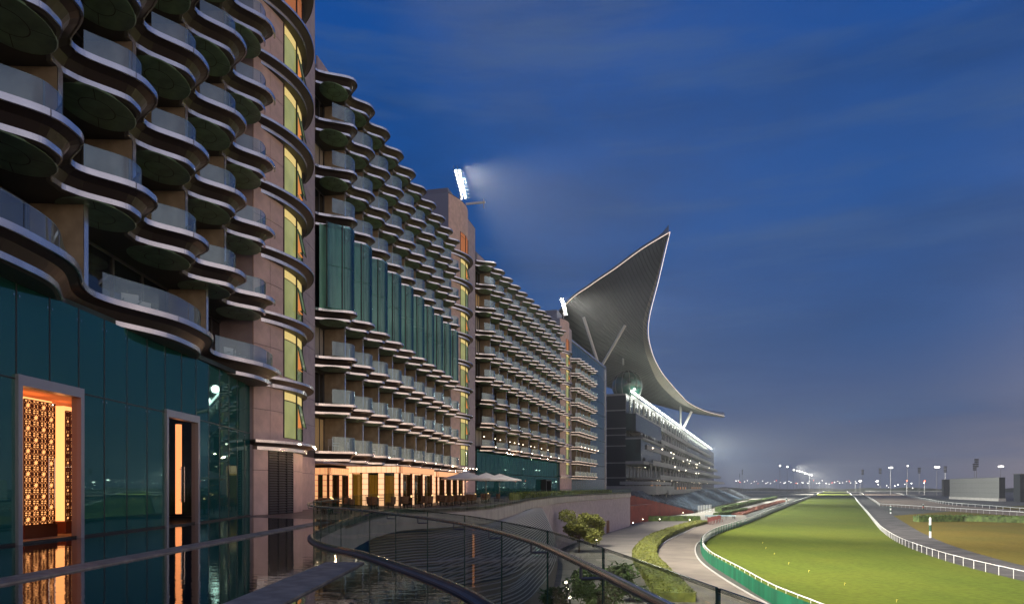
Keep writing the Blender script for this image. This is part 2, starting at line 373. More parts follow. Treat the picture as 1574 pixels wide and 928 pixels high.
# ------------------------------------------------------------------ track rails
def rail(path, label, h=1.15, step=3.4, n=90, r=.055, screen=None, group='white rails beside the tracks'):
    o = thing('track_rail', label, 'rail', (path[0].x, path[0].y, GZ), 0, group); o0 = path[0]
    mb = MB(); mb.tube([(p.x-o0.x, p.y-o0.y, h) for p in path], r, 6)
    ob('top_rail', mb.mesh('top_rail', M_white, True), o)
    pm = MB(); pm.tube([(0, 0, 0), (0, 0, h)], .035, 5); pm.box(-.03, .03, -.03, .03, h-.1, h+.02); pme = pm.mesh('post', M_white)
    pts = resample(path, step)
    for p in pts[:n]: ob('post', pme, o, (p.x-o0.x, p.y-o0.y, 0))
    if len(pts) > n:
        mb = MB()
        for p in pts[n::2]: mb.box(p.x-o0.x-.06, p.x-o0.x+.06, p.y-o0.y-.06, p.y-o0.y+.06, 0, h)
        tag(ob('far_posts', mb.mesh('far_posts', M_white), o), kind='stuff')
    if screen:
        mb = MB(); q = offset(path, -.35)
        for a, b in zip(q, q[1:]):
            a = a-o0; b = b-o0; d = b-a; nn = Vector((d.y, -d.x)).normalized()*.03
            mb.add([(a.x,a.y,0),(b.x,b.y,0),(b.x,b.y,1.5),(a.x,a.y,1.5),(a.x+nn.x,a.y+nn.y,0),(b.x+nn.x,b.y+nn.y,0),(b.x+nn.x,b.y+nn.y,1.5),(a.x+nn.x,a.y+nn.y,1.5)],
                   [(0,1,2,3),(7,6,5,4),(3,2,6,7)])
        ob('green_screen', mb.mesh('green_screen', screen), o)
    return o
M_screen = mat('green_screen_mesh', (.004, .105, .050), .7, 0, var=.3, scale=.6, stretch=(1, 1, .1))
rail(Lp[8:], 'white outer rail of the turf with green screening along its foot', 1.7, 2.6, 100, .06, M_screen)
rail(Rp[16:], 'white inner rail of the turf with thin posts beside the dark service path', 1.2, 3.4, 110, .05)
rail(spline([Vector(Gp(*p)) for p in [(1352,778),(1420,782.5),(1500,788),(1574,793),(1680,800)]], 8), 'front white rail of the sand track bend near the striped post', 1.6, 4.5, 60, .10)
rail(spline([Vector(Gp(*p)) for p in [(1322,757),(1340,768),(1352,777)]], 8), 'white rail along the left side of the sand track', 1.4, 8, 60, .09)
rail(spline([Vector(Gp(*p)) for p in [(1372,757),(1420,768),(1455,775),(1520,781),(1574,786),(1680,792)]], 8), 'back white rail of the sand track running below the big screen', 1.6, 5.5, 60, .12)
rail(spline([Vector(Gp(*p)) for p in [(1330,755.5),(1420,755.6),(1500,756)]], 4), 'far pale rail crossing below the horizon', 2.0, 24, 60, .35)
# furlong posts
def striped_post(px, py, h, r, label, cols=(0, 1, 0)):
    x, y = Gp(px, py); o = thing('striped_post', label, 'post', (x, y, GZ), 0, 'striped marker posts')
    k = len(cols)
    for i, c in enumerate(cols):
        mb = MB(); mb.tube([(0, 0, h*i/k), (0, 0, h*(i+1)/k)], r, 10); ob('band', mb.mesh('band', [M_white, M_gb, M_redp][c]), o)
    mb = MB(); mb.ball((0, 0, h), r*1.1, 8); ob('cap', mb.mesh('cap', M_white), o)
M_gb = mat('dark_green_paint', (.01, .06, .03), .5); M_redp = mat('red_paint', (.4, .03, .02), .5)
striped_post(1430, 826, 4.2, .24, 'near white post with one dark green band on the infield lawn', (0, 1, 0))
striped_post(1369, 789, 3.0, .3, 'white and dark post standing at the left end of the infield', (0, 1, 0, 1))
striped_post(1419, 783, 2.6, .3, 'dark and red post by the sand track rail', (1, 2, 1))
striped_post(1209, 773, 3.4, .45, 'white marker post on the outer turf rail', (0, 0, 1))
# small divot markers on the turf
M_div = mat('pale_marker', (.6, .5, .1), .7)
for i, (px, py) in enumerate([(1172,835),(1177,843),(1190,852),(1212,867),(1243,879),(1298,899),(1378,925)]):
    mb = MB(); mb.tube([(0,0,0),(0,0,.3)], .03, 5); mb.add([(0,0,.3),(.22,.05,.24),(0,0,.14)], [(0,1,2)]); mb.add([(0,0.01,.14),(.22,.06,.24),(0,.01,.3)], [(0,1,2)])
    x, y = Gp(px, py)
    tag(ob('marker_flag', mb.mesh('marker_flag', M_div), None, (x, y, GZ+.02)), ['farthest', 'second farthest', 'third farthest', 'middle', 'third nearest', 'second nearest', 'nearest'][i]+' small yellow marker flag on the turf', 'flag', 'yellow marker flags in a line on the turf')

# ------------------------------------------------------------------ hotel wings
def wave(s, A, p): return -2.12*A*((1-math.cos(2*PI*s/p))/2)**1.55
def wavepath(s0, s1, A, p, per=14, t0=None, t1=None):
    n = max(4, int((s1-s0)/p*per)); r = []
    for i in range(n+1):
        s = s0+(s1-s0)*i/n; o = wave(s, A, p)
        for on, d in ((t0 is not None and s < t0, t0), (t1 is not None and s > t1, t1)):
            if on: o = -2.3*((1-math.cos(2*PI*min(abs(s-d), p/2)/p))/2)**1.15
        r.append(Vector((o, s)))
    return r
PROF = [(0, 0), (0, -.17), (.09, -.19), (.30, -.30), (.48, -.55), (.48, -.71), (.60, -.76)]
PM = [0, 1, 1, 1, 0, 2]
def sweep(mb, path, prof, pm, z, side=-1, caps=True):
    rows = [[(q.x, q.y, z+pz) for q in offset(path, side*po)] if po else [(q.x, q.y, z+pz) for q in path] for po, pz in prof]
    k = len(path)
    for i in range(len(prof)-1):
        b = len(mb.v); mb.v += rows[i]+rows[i+1]
        for j in range(k-1): mb.f.append((b+j, b+k+j, b+k+j+1, b+j+1)); mb.m.append(pm[i])
    return rows
def slab(name, path, back, z, prof=PROF, pm=PM):
    mb = MB(); rows = sweep(mb, path, prof, pm, z); k = len(path)
    for row, zt, mi, fl in ((rows[0], z, 3, 0), (rows[-1], z+prof[-1][1], 2, 1)):
        b = len(mb.v); mb.v += list(row)+[(back, r[1], zt) for r in row]
        for j in range(k-1):
            f = (b+j, b+j+1, b+k+j+1, b+k+j); mb.f.append(f[::-1] if fl else f); mb.m.append(mi)
    for e in (0, k-1):     # end caps
        b = len(mb.v); mb.v += [r[e] for r in rows]+[(back, rows[-1][e][1], z+prof[-1][1]), (back, rows[0][e][1], z)]
        f = tuple(range(b, b+len(rows)+2)); mb.f.append(f if e == 0 else f[::-1]); mb.m.append(1)
    return mb.mesh(name, [M_band, M_cove, M_soffit, M_top], False)
def disc_mesh(ro, rs, arms=True):
    mb = MB(); n = 28
    vs = [(0, 0, 0)]+[(ro*math.cos(2*PI*i/n), rs*math.sin(2*PI*i/n), 0) for i in range(n)]
    vs += [(1.03*ro*math.cos(2*PI*i/n), 1.03*rs*math.sin(2*PI*i/n), .035) for i in range(n)]
    fs = [(0, 1+(i+1) % n, 1+i) for i in range(n)]+[(1+i, 1+(i+1) % n, 1+n+(i+1) % n, 1+n+i) for i in range(n)]
    mb.add(vs, fs, 0)
    # rim groove and cross ribs
    for i in range(n):
        a, b = 2*PI*i/n, 2*PI*(i+1)/n
        mb.add([(.45*ro*math.cos(a), .45*rs*math.sin(a), -.004), (.45*ro*math.cos(b), .45*rs*math.sin(b), -.004), (.475*ro*math.cos(b), .475*rs*math.sin(b), -.004), (.475*ro*math.cos(a), .475*rs*math.sin(a), -.004)], [(0, 1, 2, 3)], 1)
    for a in (.5, 2.2, 3.9, 5.3):
        u = Vector((math.cos(a)*ro, math.sin(a)*rs, 0)); w = Vector((-u.y, u.x, 0)).normalized()*.012
        mb.add([u*.47-w+Vector((0,0,-.004)), u*.97-w+Vector((0,0,-.004)), u*.97+w+Vector((0,0,-.004)), u*.47+w+Vector((0,0,-.004))], [(0, 1, 2, 3)], 1)
    return mb.mesh('soffit_panel', [M_green, M_soffit])
def bal_meshes(A, p, npane, h=.90, frac=.40, inset=.46):
    """glass panes of one scalloped bay, and their rail, centred on s=0"""
    out = []; e = p*frac; gap = .02
    for i in range(npane):
        a = -e+2*e*i/npane+gap; b = -e+2*e*(i+1)/npane-gap
        pth = offset([Vector((wave(a+(b-a)*j/6, A, p), a+(b-a)*j/6)) for j in range(7)], -inset)
        mb = MB(); k = 7
        mb.add([(q.x, q.y, 0) for q in pth]+[(q.x, q.y, h) for q in pth], [(j, j+1, k+j+1, k+j) for j in range(6)], 0)
        q2 = offset(pth, -.022)
        mb.add([(q.x, q.y, h) for q in pth]+[(q.x, q.y, h) for q in q2], [(j, j+1, k+j+1, k+j) for j in range(6)], 1)
        mb.add([(q.x, q.y, h-.012) for q in pth]+[(q.x, q.y, h+.001) for q in pth], [(j, j+1, k+j+1, k+j) for j in range(6)], 1)
        out.append(mb.mesh('glass_pane', [M_balglass, M_rimglass], True))
    return out
def door_mesh(p, curtain=0):
    """one bay of glazed sliding doors: frame, two leaves, maybe a curtain"""
    mb = MB(); w = p/2-.12; H = 2.66
    mb.box(-.06, 0, -w, w, 0, H, 1)
    for s in (-w, -w*.45, .02, w*.5, w-.06): mb.box(0, .07, s, s+.06, 0, H, 0)
    mb.box(0, .06, -w, w, H-.09, H, 0); mb.box(0, .06, -w, w, 0, .07, 0)
    if curtain == 1: mb.box(.001, .012, -w+.1, -w*.4, .08, H-.1, 2)
    if curtain == 2: mb.box(.001, .012, .1, w*.9, .08, H-.1, 2)
    if curtain == 3: mb.box(.001, .012, -w+.1, w-.1, .08, H-.1, 3)
    return mb.mesh('sliding_door', [M_frame, M_doorg, M_curt, M_room])
CH = None
def chair_mesh():
    mb = MB()
    for x in (-.25, .25):
        for y in (-.25, .25): mb.box(x-.02, x+.02, y-.02, y+.02, 0, .42)
    mb.box(-.28, .28, -.28, .28, .42, .48); mb.box(-.28, -.22, -.28, .28, .48, .95)
    mb.box(-.28, .28, -.29, -.25, .62, .66); mb.box(-.28, .28, .25, .29, .62, .66)
    return mb.mesh('chair', M_white)
def wing(label, origin, ang, nb, p, levels, A=.58, pre=None, post=None, wide=None, panes=3, glazed=None, per=14, near=False, back=-3.3, first=0, prow=None, parapet=True):
    w = thing('hotel_wing', label, 'hotel wing', (origin[0], origin[1], 0), -ang, 'hotel wings with scalloped balconies')
    pre = p*.7 if pre is None else pre; post = p*.45 if post is None else post
    s0, s1 = first*p-pre, (nb-1+first)*p+post
    disc = disc_mesh(.98, p*.34); bm = bal_meshes(A, p, panes) if near else bal_meshes(A, p, panes, 1.02, .45, .2); dms = [door_mesh(p, c) for c in (0, 1, 2)]*6+[door_mesh(p, 3)]
    pm = MB(); pm.box(back, -1.62, -.10, .10, 0, 2.68); pme = pm.mesh('partition_wall', M_part)
    pe = MB(); pe.box(-1.62, -1.595, -.11, .11, 0, 2.68); pee = pe.mesh('edge_trim', M_band)
    zlo, zhi = levels[0], levels[-1]
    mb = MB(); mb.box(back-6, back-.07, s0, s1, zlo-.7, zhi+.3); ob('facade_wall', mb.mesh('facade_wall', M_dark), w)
    for li, z in enumerate(levels):
        pp, AA, nn, sh, BM, DM, DI = p, A, nb, 0.0, bm, dms, disc
        if wide and li in wide['rows']:
            pp, AA, nn, sh = wide['p'], wide['A'], wide['n'], wide['sh']
            if 'bm' not in wide: wide['bm'] = bal_meshes(AA, pp, 4, frac=.42); wide['disc'] = disc_mesh(.98, pp*.35); wide['dm'] = [door_mesh(pp, c) for c in (0, 1, 2)]
            BM, DI, DM = wide['bm'], wide['disc'], wide['dm']
        f0 = first if pp == p else wide.get('first', 0)
        path = wavepath(s0-sh, s1-sh, AA, pp, per if pp == p else per*2, None if near else f0*pp, (f0+nn-1)*pp)
        sl = ob('balcony_slab', slab('balcony_slab', path, back-.05, 0), w, (0, sh, z))
        if near:       # fascia panels proud of the slab edge, with open joints
            seg = pp/3
            if ('seg', pp) not in MAT:
                for half in range(3):
                    a = -pp/2+seg*half+.012; b = a+seg-.024
                    q = [Vector((wave(a+(b-a)*j/8, AA, pp), a+(b-a)*j/8)) for j in range(9)]
                    m1 = MB(); sweep(m1, offset(q, .012), [(.02, .012), (0, .01), (0, -.172), (.08, -.182)], [0, 0, 0], 0)
                    m2 = MB(); sweep(m2, offset(q, -.468), [(.02, -.545), (0, -.55), (0, -.715), (.08, -.725)], [0, 0, 0], 0)
                    MAT[('seg', pp, half)] = (m1.mesh('upper_fascia_panel', M_band, True), m2.mesh('lower_fascia_panel', M_band, True))
                MAT[('seg', pp)] = 1
            for b in range(nn):
                for half in range(3):
                    a, c = MAT[('seg', pp, half)]
                    if (b+f0)*pp+pp/2 > s1-sh+.1 and half == 2: continue
                    ob('upper_fascia_panel', a, sl, (0, (b+f0)*pp, 0)); ob('lower_fascia_panel', c, sl, (0, (b+f0)*pp, 0))
        gl = glazed and li in glazed
        top = li == len(levels)-1
        for b in range(nn):
            s = (b+f0)*pp+sh
            if s > s1: continue
            if li > 0: ob('soffit_panel', DI, sl, (-1.72, s-sh, -.775))
            if top or gl: continue
            ob('sliding_door', random.choice(DM), w, (back, s, z))
            bal = ob('balustrade', None, w, (0, s, z+.0))
            for q in BM: ob('glass_pane', q, bal)
            if s+pp/2 < s1:
                pw = ob('partition_wall', pme, w, (0, s+pp/2, z)); ob('edge_trim', pee, pw)
    if parapet:
        mb = MB(); mb.box(back-1.2, back-1.0, s0, s1, zhi, zhi+3.1); ob('roof_screen', mb.mesh('roof_screen', M_frame), w)
        mb = MB(); mb.box(-2.3, -2.2, s0+.1, s1-.1, zhi, zhi+.9, 0); ob('roof_parapet', mb.mesh('roof_parapet', M_stoneg), w)
    if glazed:      # double-height curved glass bays
        z0, z1 = levels[glazed[0]], levels[glazed[-1]+1] if glazed[-1]+1 < len(levels) else zhi
        return w, z0
    return w
th = math.radians
# wing above the pool: scallops every 4.15 m, tips recede along X about -11.5..-12
w1 = wing('nearest hotel wing with scalloped balconies above the dark glass wall', (-12.03, 34.4), th(-2), 7, 4.15, LEV[1:10], .58, post=1.7, near=True,
          wide=dict(rows=(0,), p=9.1, A=.62, n=4, sh=.4, first=-3), first=-6, parapet=False)
w2 = wing('second hotel wing with double height curved glass bays between two towers', (-11.53, 50.4), th(8.8), 10, 3.73, [LEV[k] for k in range(9) if k != 4], .50,
          pre=1.87, post=1.87, panes=3, glazed=(3,))
if isinstance(w2, tuple): w2 = w2[0]
w3 = wing('third hotel wing of small scalloped balconies beyond the middle tower', (-2.43, 101.9), th(17.4), 12, 4.27, LEV[1:10], .5, pre=2.13, post=2.13, panes=1,
          wide=dict(rows=(0, 1, 2), p=6.71, A=.42, n=8, sh=0.0), per=10)
w4 = wing('farthest hotel wing of narrow balconies against the teal glass block', (16.3, 160), th(19.6), 6, 3.6, LEV[0:9], .5, pre=1.8, post=1.8, panes=1, per=10, parapet=False)
# double height glass of the second wing (between level 3 and level 5)
def glassbay(w, nb, p, A, z0, z1, npane=4):
    mb = MB(); pth = offset(wavepath(-1.87, (nb-1)*p+1.87, A, p), -1.0); k = len(pth)
    mb.add([(q.x, q.y, z0) for q in pth]+[(q.x, q.y, z1) for q in pth], [(j, j+1, k+j+1, k+j) for j in range(k-1)])
    ob('bay_backing', mb.mesh('bay_backing', M_bback), w)
    pms = []; e = p/2
    for i in range(npane):
        a = -e+p*i/npane+.02; b = -e+p*(i+1)/npane-.02
        q = offset([Vector((wave(a+(b-a)*j/5, A, p), a+(b-a)*j/5)) for j in range(6)], -.22)
        m = MB(); H = z1-z0
        m.add([(v.x, v.y, 0) for v in q]+[(v.x, v.y, H*.5-.02) for v in q], [(j, j+1, 7+j, 6+j) for j in range(5)])
        m.add([(v.x, v.y, H*.5+.02) for v in q]+[(v.x, v.y, H) for v in q], [(j, j+1, 7+j, 6+j) for j in range(5)])
        pms.append(m.mesh('curved_glass_pane', M_teal2, True))
    mm = MB(); mm.box(-.05, .02, -.018, .018, 0, z1-z0); mme = mm.mesh('mullion', M_frame)
    for b in range(nb):
        bay = ob('glass_bay', None, w, (0, b*p, z0))
        for m in pms: ob('curved_glass_pane', m, bay)
        for i in range(npane):
            s = -e+p*i/npane; ob('mullion', mme, bay, (wave(s, A, p)-.24, s, 0))
M_bback = mat('bay_interior', (.20, .40, .31), .6, 0, var=.5, scale=.7, stretch=(1, 1.5, .15))
glassbay(w2, 10, 3.73, .56, LEV[3]+.0, LEV[5]-.76)
# balcony furniture on the low balconies of the nearest wing
CH = chair_mesh()
for i, (s, lv) in enumerate([(-9.1, 1), (-10.2, 1), (-.6, 1), (.5, 1), (-18.2, 1)]):
    v = w1.matrix_basis @ Vector((-2.1, s+.4, LEV[lv])) if False else None
    a = -th(-2); ox, oy = -2.0, s+.4
    x = -12.03+ox*math.cos(a)-oy*math.sin(a); y = 34.4+ox*math.sin(a)+oy*math.cos(a)
    tag(ob('balcony_chair', CH, None, (x, y, LEV[lv]+.002), random.uniform(-1, 1)), 'pale chair standing on a lowest balcony behind the glass', 'chair', 'pale chairs on the lowest balconies of the nearest wing')

for i in range(10):
    a = -th(8.8); ox, oy = -1.7, i*3.73+random.uniform(-.5, .5)
    tag(ob('balcony_chair', CH, None, (-11.53+ox*math.cos(a)-oy*math.sin(a), 50.4+ox*math.sin(a)+oy*math.cos(a), LEV[0]+.002), random.uniform(-1, 1)), 'pale chair on a lowest balcony above the lit pavilions', 'chair', 'pale chairs on the lowest balconies of the second wing')
# ------------------------------------------------------------------ towers
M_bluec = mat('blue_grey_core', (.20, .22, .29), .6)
TPROF = [(0, 0), (0, -.14), (.08, -.16), (.40, -.33), (.40, -.52), (.80, -.54)]
TPM = [0, 1, 1, 0, 2]
def tower(label, origin, ang, top, nlev, orange_from, S=8.0, bulge=1.0, tail=3.6, near=False, levels=None):
    t = thing('hotel_tower', label, 'tower', (origin[0], origin[1], 0), -ang, 'stone stair towers between the wings')
    def wo(s): return bulge*math.sin(PI*max(0, min(1, s/S)))**.9
    core = MB(); pts = [(wo(S*i/24)-.06, S*i/24) for i in range(25)]+[(-.06, S+tail), (-9, S+tail), (-9, 0)]
    k = len(pts); core.add([(a, b, DZ) for a, b in pts]+[(a, b, top) for a, b in pts], [(i, (i+1) % k, k+(i+1) % k, k+i) for i in range(k)]+[tuple(range(k, 2*k))])
    for q in (24, 25, 26, 27, 28): core.m[min(q, len(core.m)-1)] = 1 if q != 24 else 0
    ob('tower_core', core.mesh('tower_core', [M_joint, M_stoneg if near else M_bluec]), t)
    cache = {}
    def panel(a, b, z0, z1, m, off=0.0, nm='cladding_panel', n=5, g=.012):
        key = (round(a, 3), round(b, 3), round(z1-z0, 3), m.name, off, nm)
        if key not in cache:
            mb = MB(); q = [(wo(a+g+(b-a-2*g)*j/n)+off, a+g+(b-a-2*g)*j/n) for j in range(n+1)]; k = n+1; H = z1-z0
            mb.add([(x, y, g) for x, y in q]+[(x, y, H-g) for x, y in q]+[(x-.06, y, g) for x, y in q]+[(x-.06, y, H-g) for x, y in q],
                   [(j, j+1, k+j+1, k+j) for j in range(n)]+[(k+j, k+j+1, 3*k+j+1, 3*k+j) for j in range(n)]+[(j+1, j, 2*k+j, 2*k+j+1) for j in range(n)]+[(0, k, 3*k, 2*k), (n, 2*k+n, 3*k+n, k+n)], 0)
            cache[key] = mb.mesh(nm, m)
        return ob(nm, cache[key], t, (0, 0, z0))
    cols = [(0, 1.15), (1.15, 2.3), (5.7, 6.8), (6.8, 8.0), (8.0, 9.8), (9.8, S+tail)] if near else [(0, 2.3), (5.7, 8.0), (8.0, S+tail)]
    path = [Vector((wo(s)+.78*max(0, math.sin(PI*min(1, max(0, (s+.25)/(S+.5)))))**.35, s)) for s in [-.2+(S+.3)*i/26 for i in range(27)]]
    zl = levels or LEV[:nlev]
    edges = zl+[top]
    lm = slab('ledge', path, -.3, 0, TPROF, TPM)
    for z in zl: ob('ledge', lm, t, (0, 0, z-.1))
    for i in range(len(edges)-1):
        z0, z1 = edges[i], edges[i+1]
        if z1-z0 < 1.5: continue
        zc = min(z1-.62, z0+2.85)
        for a, b in cols:
            mm = M_stone if b <= S else M_stoneg
            if near:
                zm = z0+1.55
                panel(a, b, z0-.1, zm, mm); panel(a, b, zm, z1-.1, mm)
            else: panel(a, b, z0-.1, z1-.1, mm)
        org = z0 >= orange_from-.1
        wz0, wz1 = z0+.15, z0+2.78
        panel(2.3, 5.7, z0-.1, wz0, M_stone); panel(2.3, 5.7, wz1, z1-.1, M_stone)
        win = ob('tower_window', None, t, (0, 0, 0))
        old = t
        def wp(a, b, c, d, m, nm, off=-.03):
            o = panel(a, b, c, d, m, off, nm, 4, .035); o.parent = win
        wp(2.3, 4.0, wz1-.5, wz1, M_wino if org else M_winyt, 'transom_pane'); wp(4.0, 5.7, wz1-.5, wz1, M_wino if org else M_winyt, 'transom_pane')
        wp(2.3, 4.0, wz0, wz1-.5, M_wino if org else M_winy, 'blind_pane')
        wp(4.0, 5.7, wz0, wz1-.5, M_wino if org else M_wing, 'side_pane')
        mb = MB()
        for s in (2.3, 3.97, 5.66): mb.box(wo(s)-.04, wo(s)+.05, s, s+.05, wz0, wz1)
        ob('window_frame', mb.mesh('window_frame', M_black), win)
        if not org and (near or random.random() < .6):       # tilted open sash with warm light behind it
            mb = MB(); s0, s1 = 4.2, 5.2; o0, o1 = wo(s0), wo(s1); zt, zb = wz1-.55, wz0+.75
            mb.add([(o0+.01, s0, zt), (o1+.01, s1, zt), (o1+.30, s1, zb), (o0+.30, s0, zb)], [(0, 1, 2, 3)], 0)
            mb.add([(o0, s0, zt), (o1, s1, zt), (o1+.28, s1, zb), (o0+.28, s0, zb)], [(3, 2, 1, 0)], 0)
            mb.add([(o0+.01, s0+.06, zt-.2), (o0+.22, s0+.06, zb), (o0+.01, s0+.06, zb)], [(0, 1, 2)], 1); mb.add([(o0, s0, zb), (o0+.12, s0, zb-.02), (o1+.12, s1, zb-.02), (o1, s1, zb)], [(0, 1, 2, 3)], 1)
            for (a, b) in (((o0+.31, s0, zb), (o1+.31, s1, zb)), ((o0+.02, s0, zt), (o0+.31, s0, zb)), ((o1+.02, s1, zt), (o1+.31, s1, zb))): mb.tube([a, b], .025, 4, 2)
            ob('open_sash', mb.mesh('open_sash', [M_wing, M_sash, M_black]), win)
    # base storey
    if near:
        for a, b in [(0, 1.0), (3.4, 4.5), (4.5, 5.7), (5.7, 6.8), (6.8, 8.0), (8.0, 9.8), (9.8, S+tail)]:
            panel(a, b, DZ, .9, M_stone); panel(a, b, .9, zl[0]-.6, M_stone)
        lv = ob('louvre_door', None, t, (0, 0, 0)); mb = MB()
        for s in (1.0, 1.8, 2.6, 3.34): mb.box(wo(s)-.05, wo(s)+.05, s, s+.06, DZ, 2.0)
        ob('door_frame', mb.mesh('door_frame', M_black), lv)
        m2 = MB(); m2.add([(wo(1.03)-.04, 0, 0), (wo(2.2)-.04, 1.17, 0), (wo(3.37)-.04, 2.34, 0), (wo(1.03)+.05, 0, -.07), (wo(2.2)+.05, 1.17, -.07), (wo(3.37)+.05, 2.34, -.07),
                           (wo(1.03)+.05, 0, -.085), (wo(2.2)+.05, 1.17, -.085), (wo(3.37)+.05, 2.34, -.085)], [(0,3,4,1),(1,4,5,2),(3,6,7,4),(4,7,8,5)])
        lme = m2.mesh('louvre_slat', M_frame)
        for i in range(25): ob('louvre_slat', lme, lv, (0, 1.03, DZ+.14+i*.138))
    else:
        for a, b in [(0, 2.3), (2.3, 5.7), (5.7, 8.0), (8.0, S+tail)]: panel(a, b, DZ, zl[0]-.6, M_stone)
    return t
t1 = tower('nearest stone tower with yellow windows and louvred base beside the pool', (-13.6, 35.9), 0.0, 36.5, 9, 26.0, near=True, tail=3.2)
t2 = tower('middle stone tower with curved ledges and floodlights on its roof', (-7.95, 85.6), th(13), 36.9, 9, 29.9, tail=4.0)
t3 = tower('farthest stone tower carrying floodlights in front of the big crescent roof', (10.5, 149), th(17), 36.9, 9, 29.9, tail=4.0)
for t, y in ((t2, 5), (t3, 5)):
    mb = MB(); mb.box(-9.5, -2.2, 6.3, 11.5, 28, 40.4); ob('roof_plant_room', mb.mesh('roof_plant_room', MAT.setdefault('plant', mat('blue_grey_cladding', (.17, .19, .25), .6))), t)
    mb = MB(); mb.box(-8.8, -4.5, 6.22, 6.3, 37.4, 39.6); ob('vent_panel', mb.mesh('vent_panel', M_dark), t)

# ------------------------------------------------------------------ floodlight clusters on the tower roofs
def cluster(label, x, y, z, rz, rows=9, cols=3, energy=4e5, tx=None, sp=1.9, blend=.8):
    o = thing('floodlight_cluster', label, 'floodlight', (x, y, z), 0, 'floodlight clusters on the tower roofs')
    mb = MB(); mb.tube([(0, 0, 0), (0, 0, 6.2)], .14, 8); mb.box(-.6, .6, -.6, .6, 0, .12); ob('mast', mb.mesh('mast', M_frame), o)
    mb = MB()
    for c in range(cols): mb.tube([(c*.5+.3, -.3, 2.0), (c*.5-.95, -.5, 6.6)], .04, 5)
    for r in range(rows): mb.tube([(.8-(r-4)*.13, -.3, 2.35+r*.5), (-.75-(r-4)*.13, -.5, 2.35+r*.5)], .03, 5)
    ob('rack', mb.mesh('rack', M_frame), o)
    hm = MB(); hm.tube([(-.18, 0, 0), (.0, 0, 0)], .12, 10, 0, .19); hm.tube([(.001, 0, 0), (.03, 0, 0)], .165, 10, 1); hme = hm.mesh('lamp_head', [M_frame, M_lamp])
    d = (Vector(tx)-Vector((x, y, z+4))).normalized(); rot = d.to_track_quat('X', 'Z').to_euler()
    for r in range(rows):
        for c in range(cols):
            l = ob('lamp_head', hme, o, (c*.5-.3-(r-4)*.13, -.45, 2.4+r*.5)); l.rotation_euler = rot
    ld = bpy.data.lights.new('flood', 'SPOT'); ld.energy = energy; ld.spot_size = sp; ld.spot_blend = blend; ld.color = (1.0, .96, .84); ld.shadow_soft_size = .5
    lo = bpy.data.objects.new('flood_light', ld); C.objects.link(lo); lo.parent = o; lo.location = (.3, -1.5, 6.0)
    lo.rotation_euler = d.to_track_quat('-Z', 'Y').to_euler()
    return o
cluster('floodlight rack blazing on the roof of the middle tower', (708-787)*93/F, 93, 36.9, 0, 8, 2, 8e5, (100, 128, GZ), 1.8, 1.0)
cluster('floodlight rack blazing on the roof of the farthest tower', (866-787)*156/F, 156, 36.9, 0, 8, 2, 1.2e6, (150, 215, GZ), 1.6, 1.0)
cluster('floodlight rack on the roof of the nearest tower, above the picture', -12.8, 40, 36.5, 0, 9, 3, 8.5e5, (66, 84, GZ), 1.5, 1.0)
mb = MB(); mb.box(0, 2.6, -.12, .12, 0, .2); mb.tube([(2.4, 0, -.7), (2.4, 0, .5)], .05, 5)
ob('roof_davit', mb.mesh('roof_davit', M_white), t2, (1.0, 4.2, 36.95))

# ------------------------------------------------------------------ glass wall by the pool
gw = thing('pool_glass_wall', 'dark teal glass wall with two framed doorways beside the reflecting pool', 'glass wall', (-13.75, 35.8, DZ), 0)
def gwa(s):
    u = max(0, min(1, (s+9)/6)); return .022+.085*u*u*(3-2*u)
def gwx(s):
    n = 60; return sum(math.sin(gwa(s*(i+.5)/n)) for i in range(n))*(-s)/n
zt = 2.8-DZ; ztop = LEV[1]-.72-DZ
ys = [-.98-1.32*i for i in range(26)]
portals = [(-18.14, -15.5), (-10.22, -7.58)]
def in_portal(a, b): return any(p0-.05 < (a+b)/2 < p1+.05 for p0, p1 in portals)
pc = {}
def gpane(o, s0, s1, z0, z1, m=M_teal):
    key = (round(s1-s0, 2), round(z1-z0, 2))
    if key not in pc:
        mb = MB(); g = .012; mb.box(-.012, .012, g, s1-s0-g, g, z1-z0-g); pc[key] = mb.mesh('glass_pane', m)
    p = ob('glass_pane', pc[key], o, (gwx(s0), s0, z0)); p.rotation_euler = (0, random.uniform(-.0022, .0022), gwa((s0+s1)/2)+random.uniform(-.0025, .0025)); return p
for i in range(len(ys)-1):
    a, b = ys[i+1], ys[i]
    gpane(gw, a, b, zt, ztop)
    if not in_portal(a, b): gpane(gw, a, b, 0, zt)
gpane(gw, -.98, -.05, 0, zt); gpane(gw, -.98, -.05, zt, ztop)
mb = MB()
for s in ys: mb.box(gwx(s)-.09, gwx(s)+.018, s-.026, s+.026, zt if any(p0+.3 < s < p1-.3 for p0, p1 in portals) else 0, ztop)
for a, b in zip(ys, [0]+ys[:-1]):
    for z0, z1 in ((zt-.02, zt+.02), (-.02, .06)):
        mb.add([(gwx(a)-.08, a, z0), (gwx(b)-.08, b, z0), (gwx(b)+.02, b, z0), (gwx(a)+.02, a, z0), (gwx(a)-.08, a, z1), (gwx(b)-.08, b, z1), (gwx(b)+.02, b, z1), (gwx(a)+.02, a, z1)], [(0, 1, 2, 3), (7, 6, 5, 4), (3, 2, 6, 7)])
ob('mullions', mb.mesh('mullions', M_black), gw)
sm = MB(); sm.tube([(.012, -.1, 0), (.03, -.1, 0)], .028, 8); sm.tube([(.012, .1, 0), (.03, .1, 0)], .028, 8); sme = sm.mesh('glass_fixing', M_steel)
for s in ys[:22]:
    if not in_portal(s, s): ob('glass_fixing', sme, gw, (gwx(s), s, zt-.12))
    ob('glass_fixing', sme, gw, (gwx(s), s, ztop-.35))
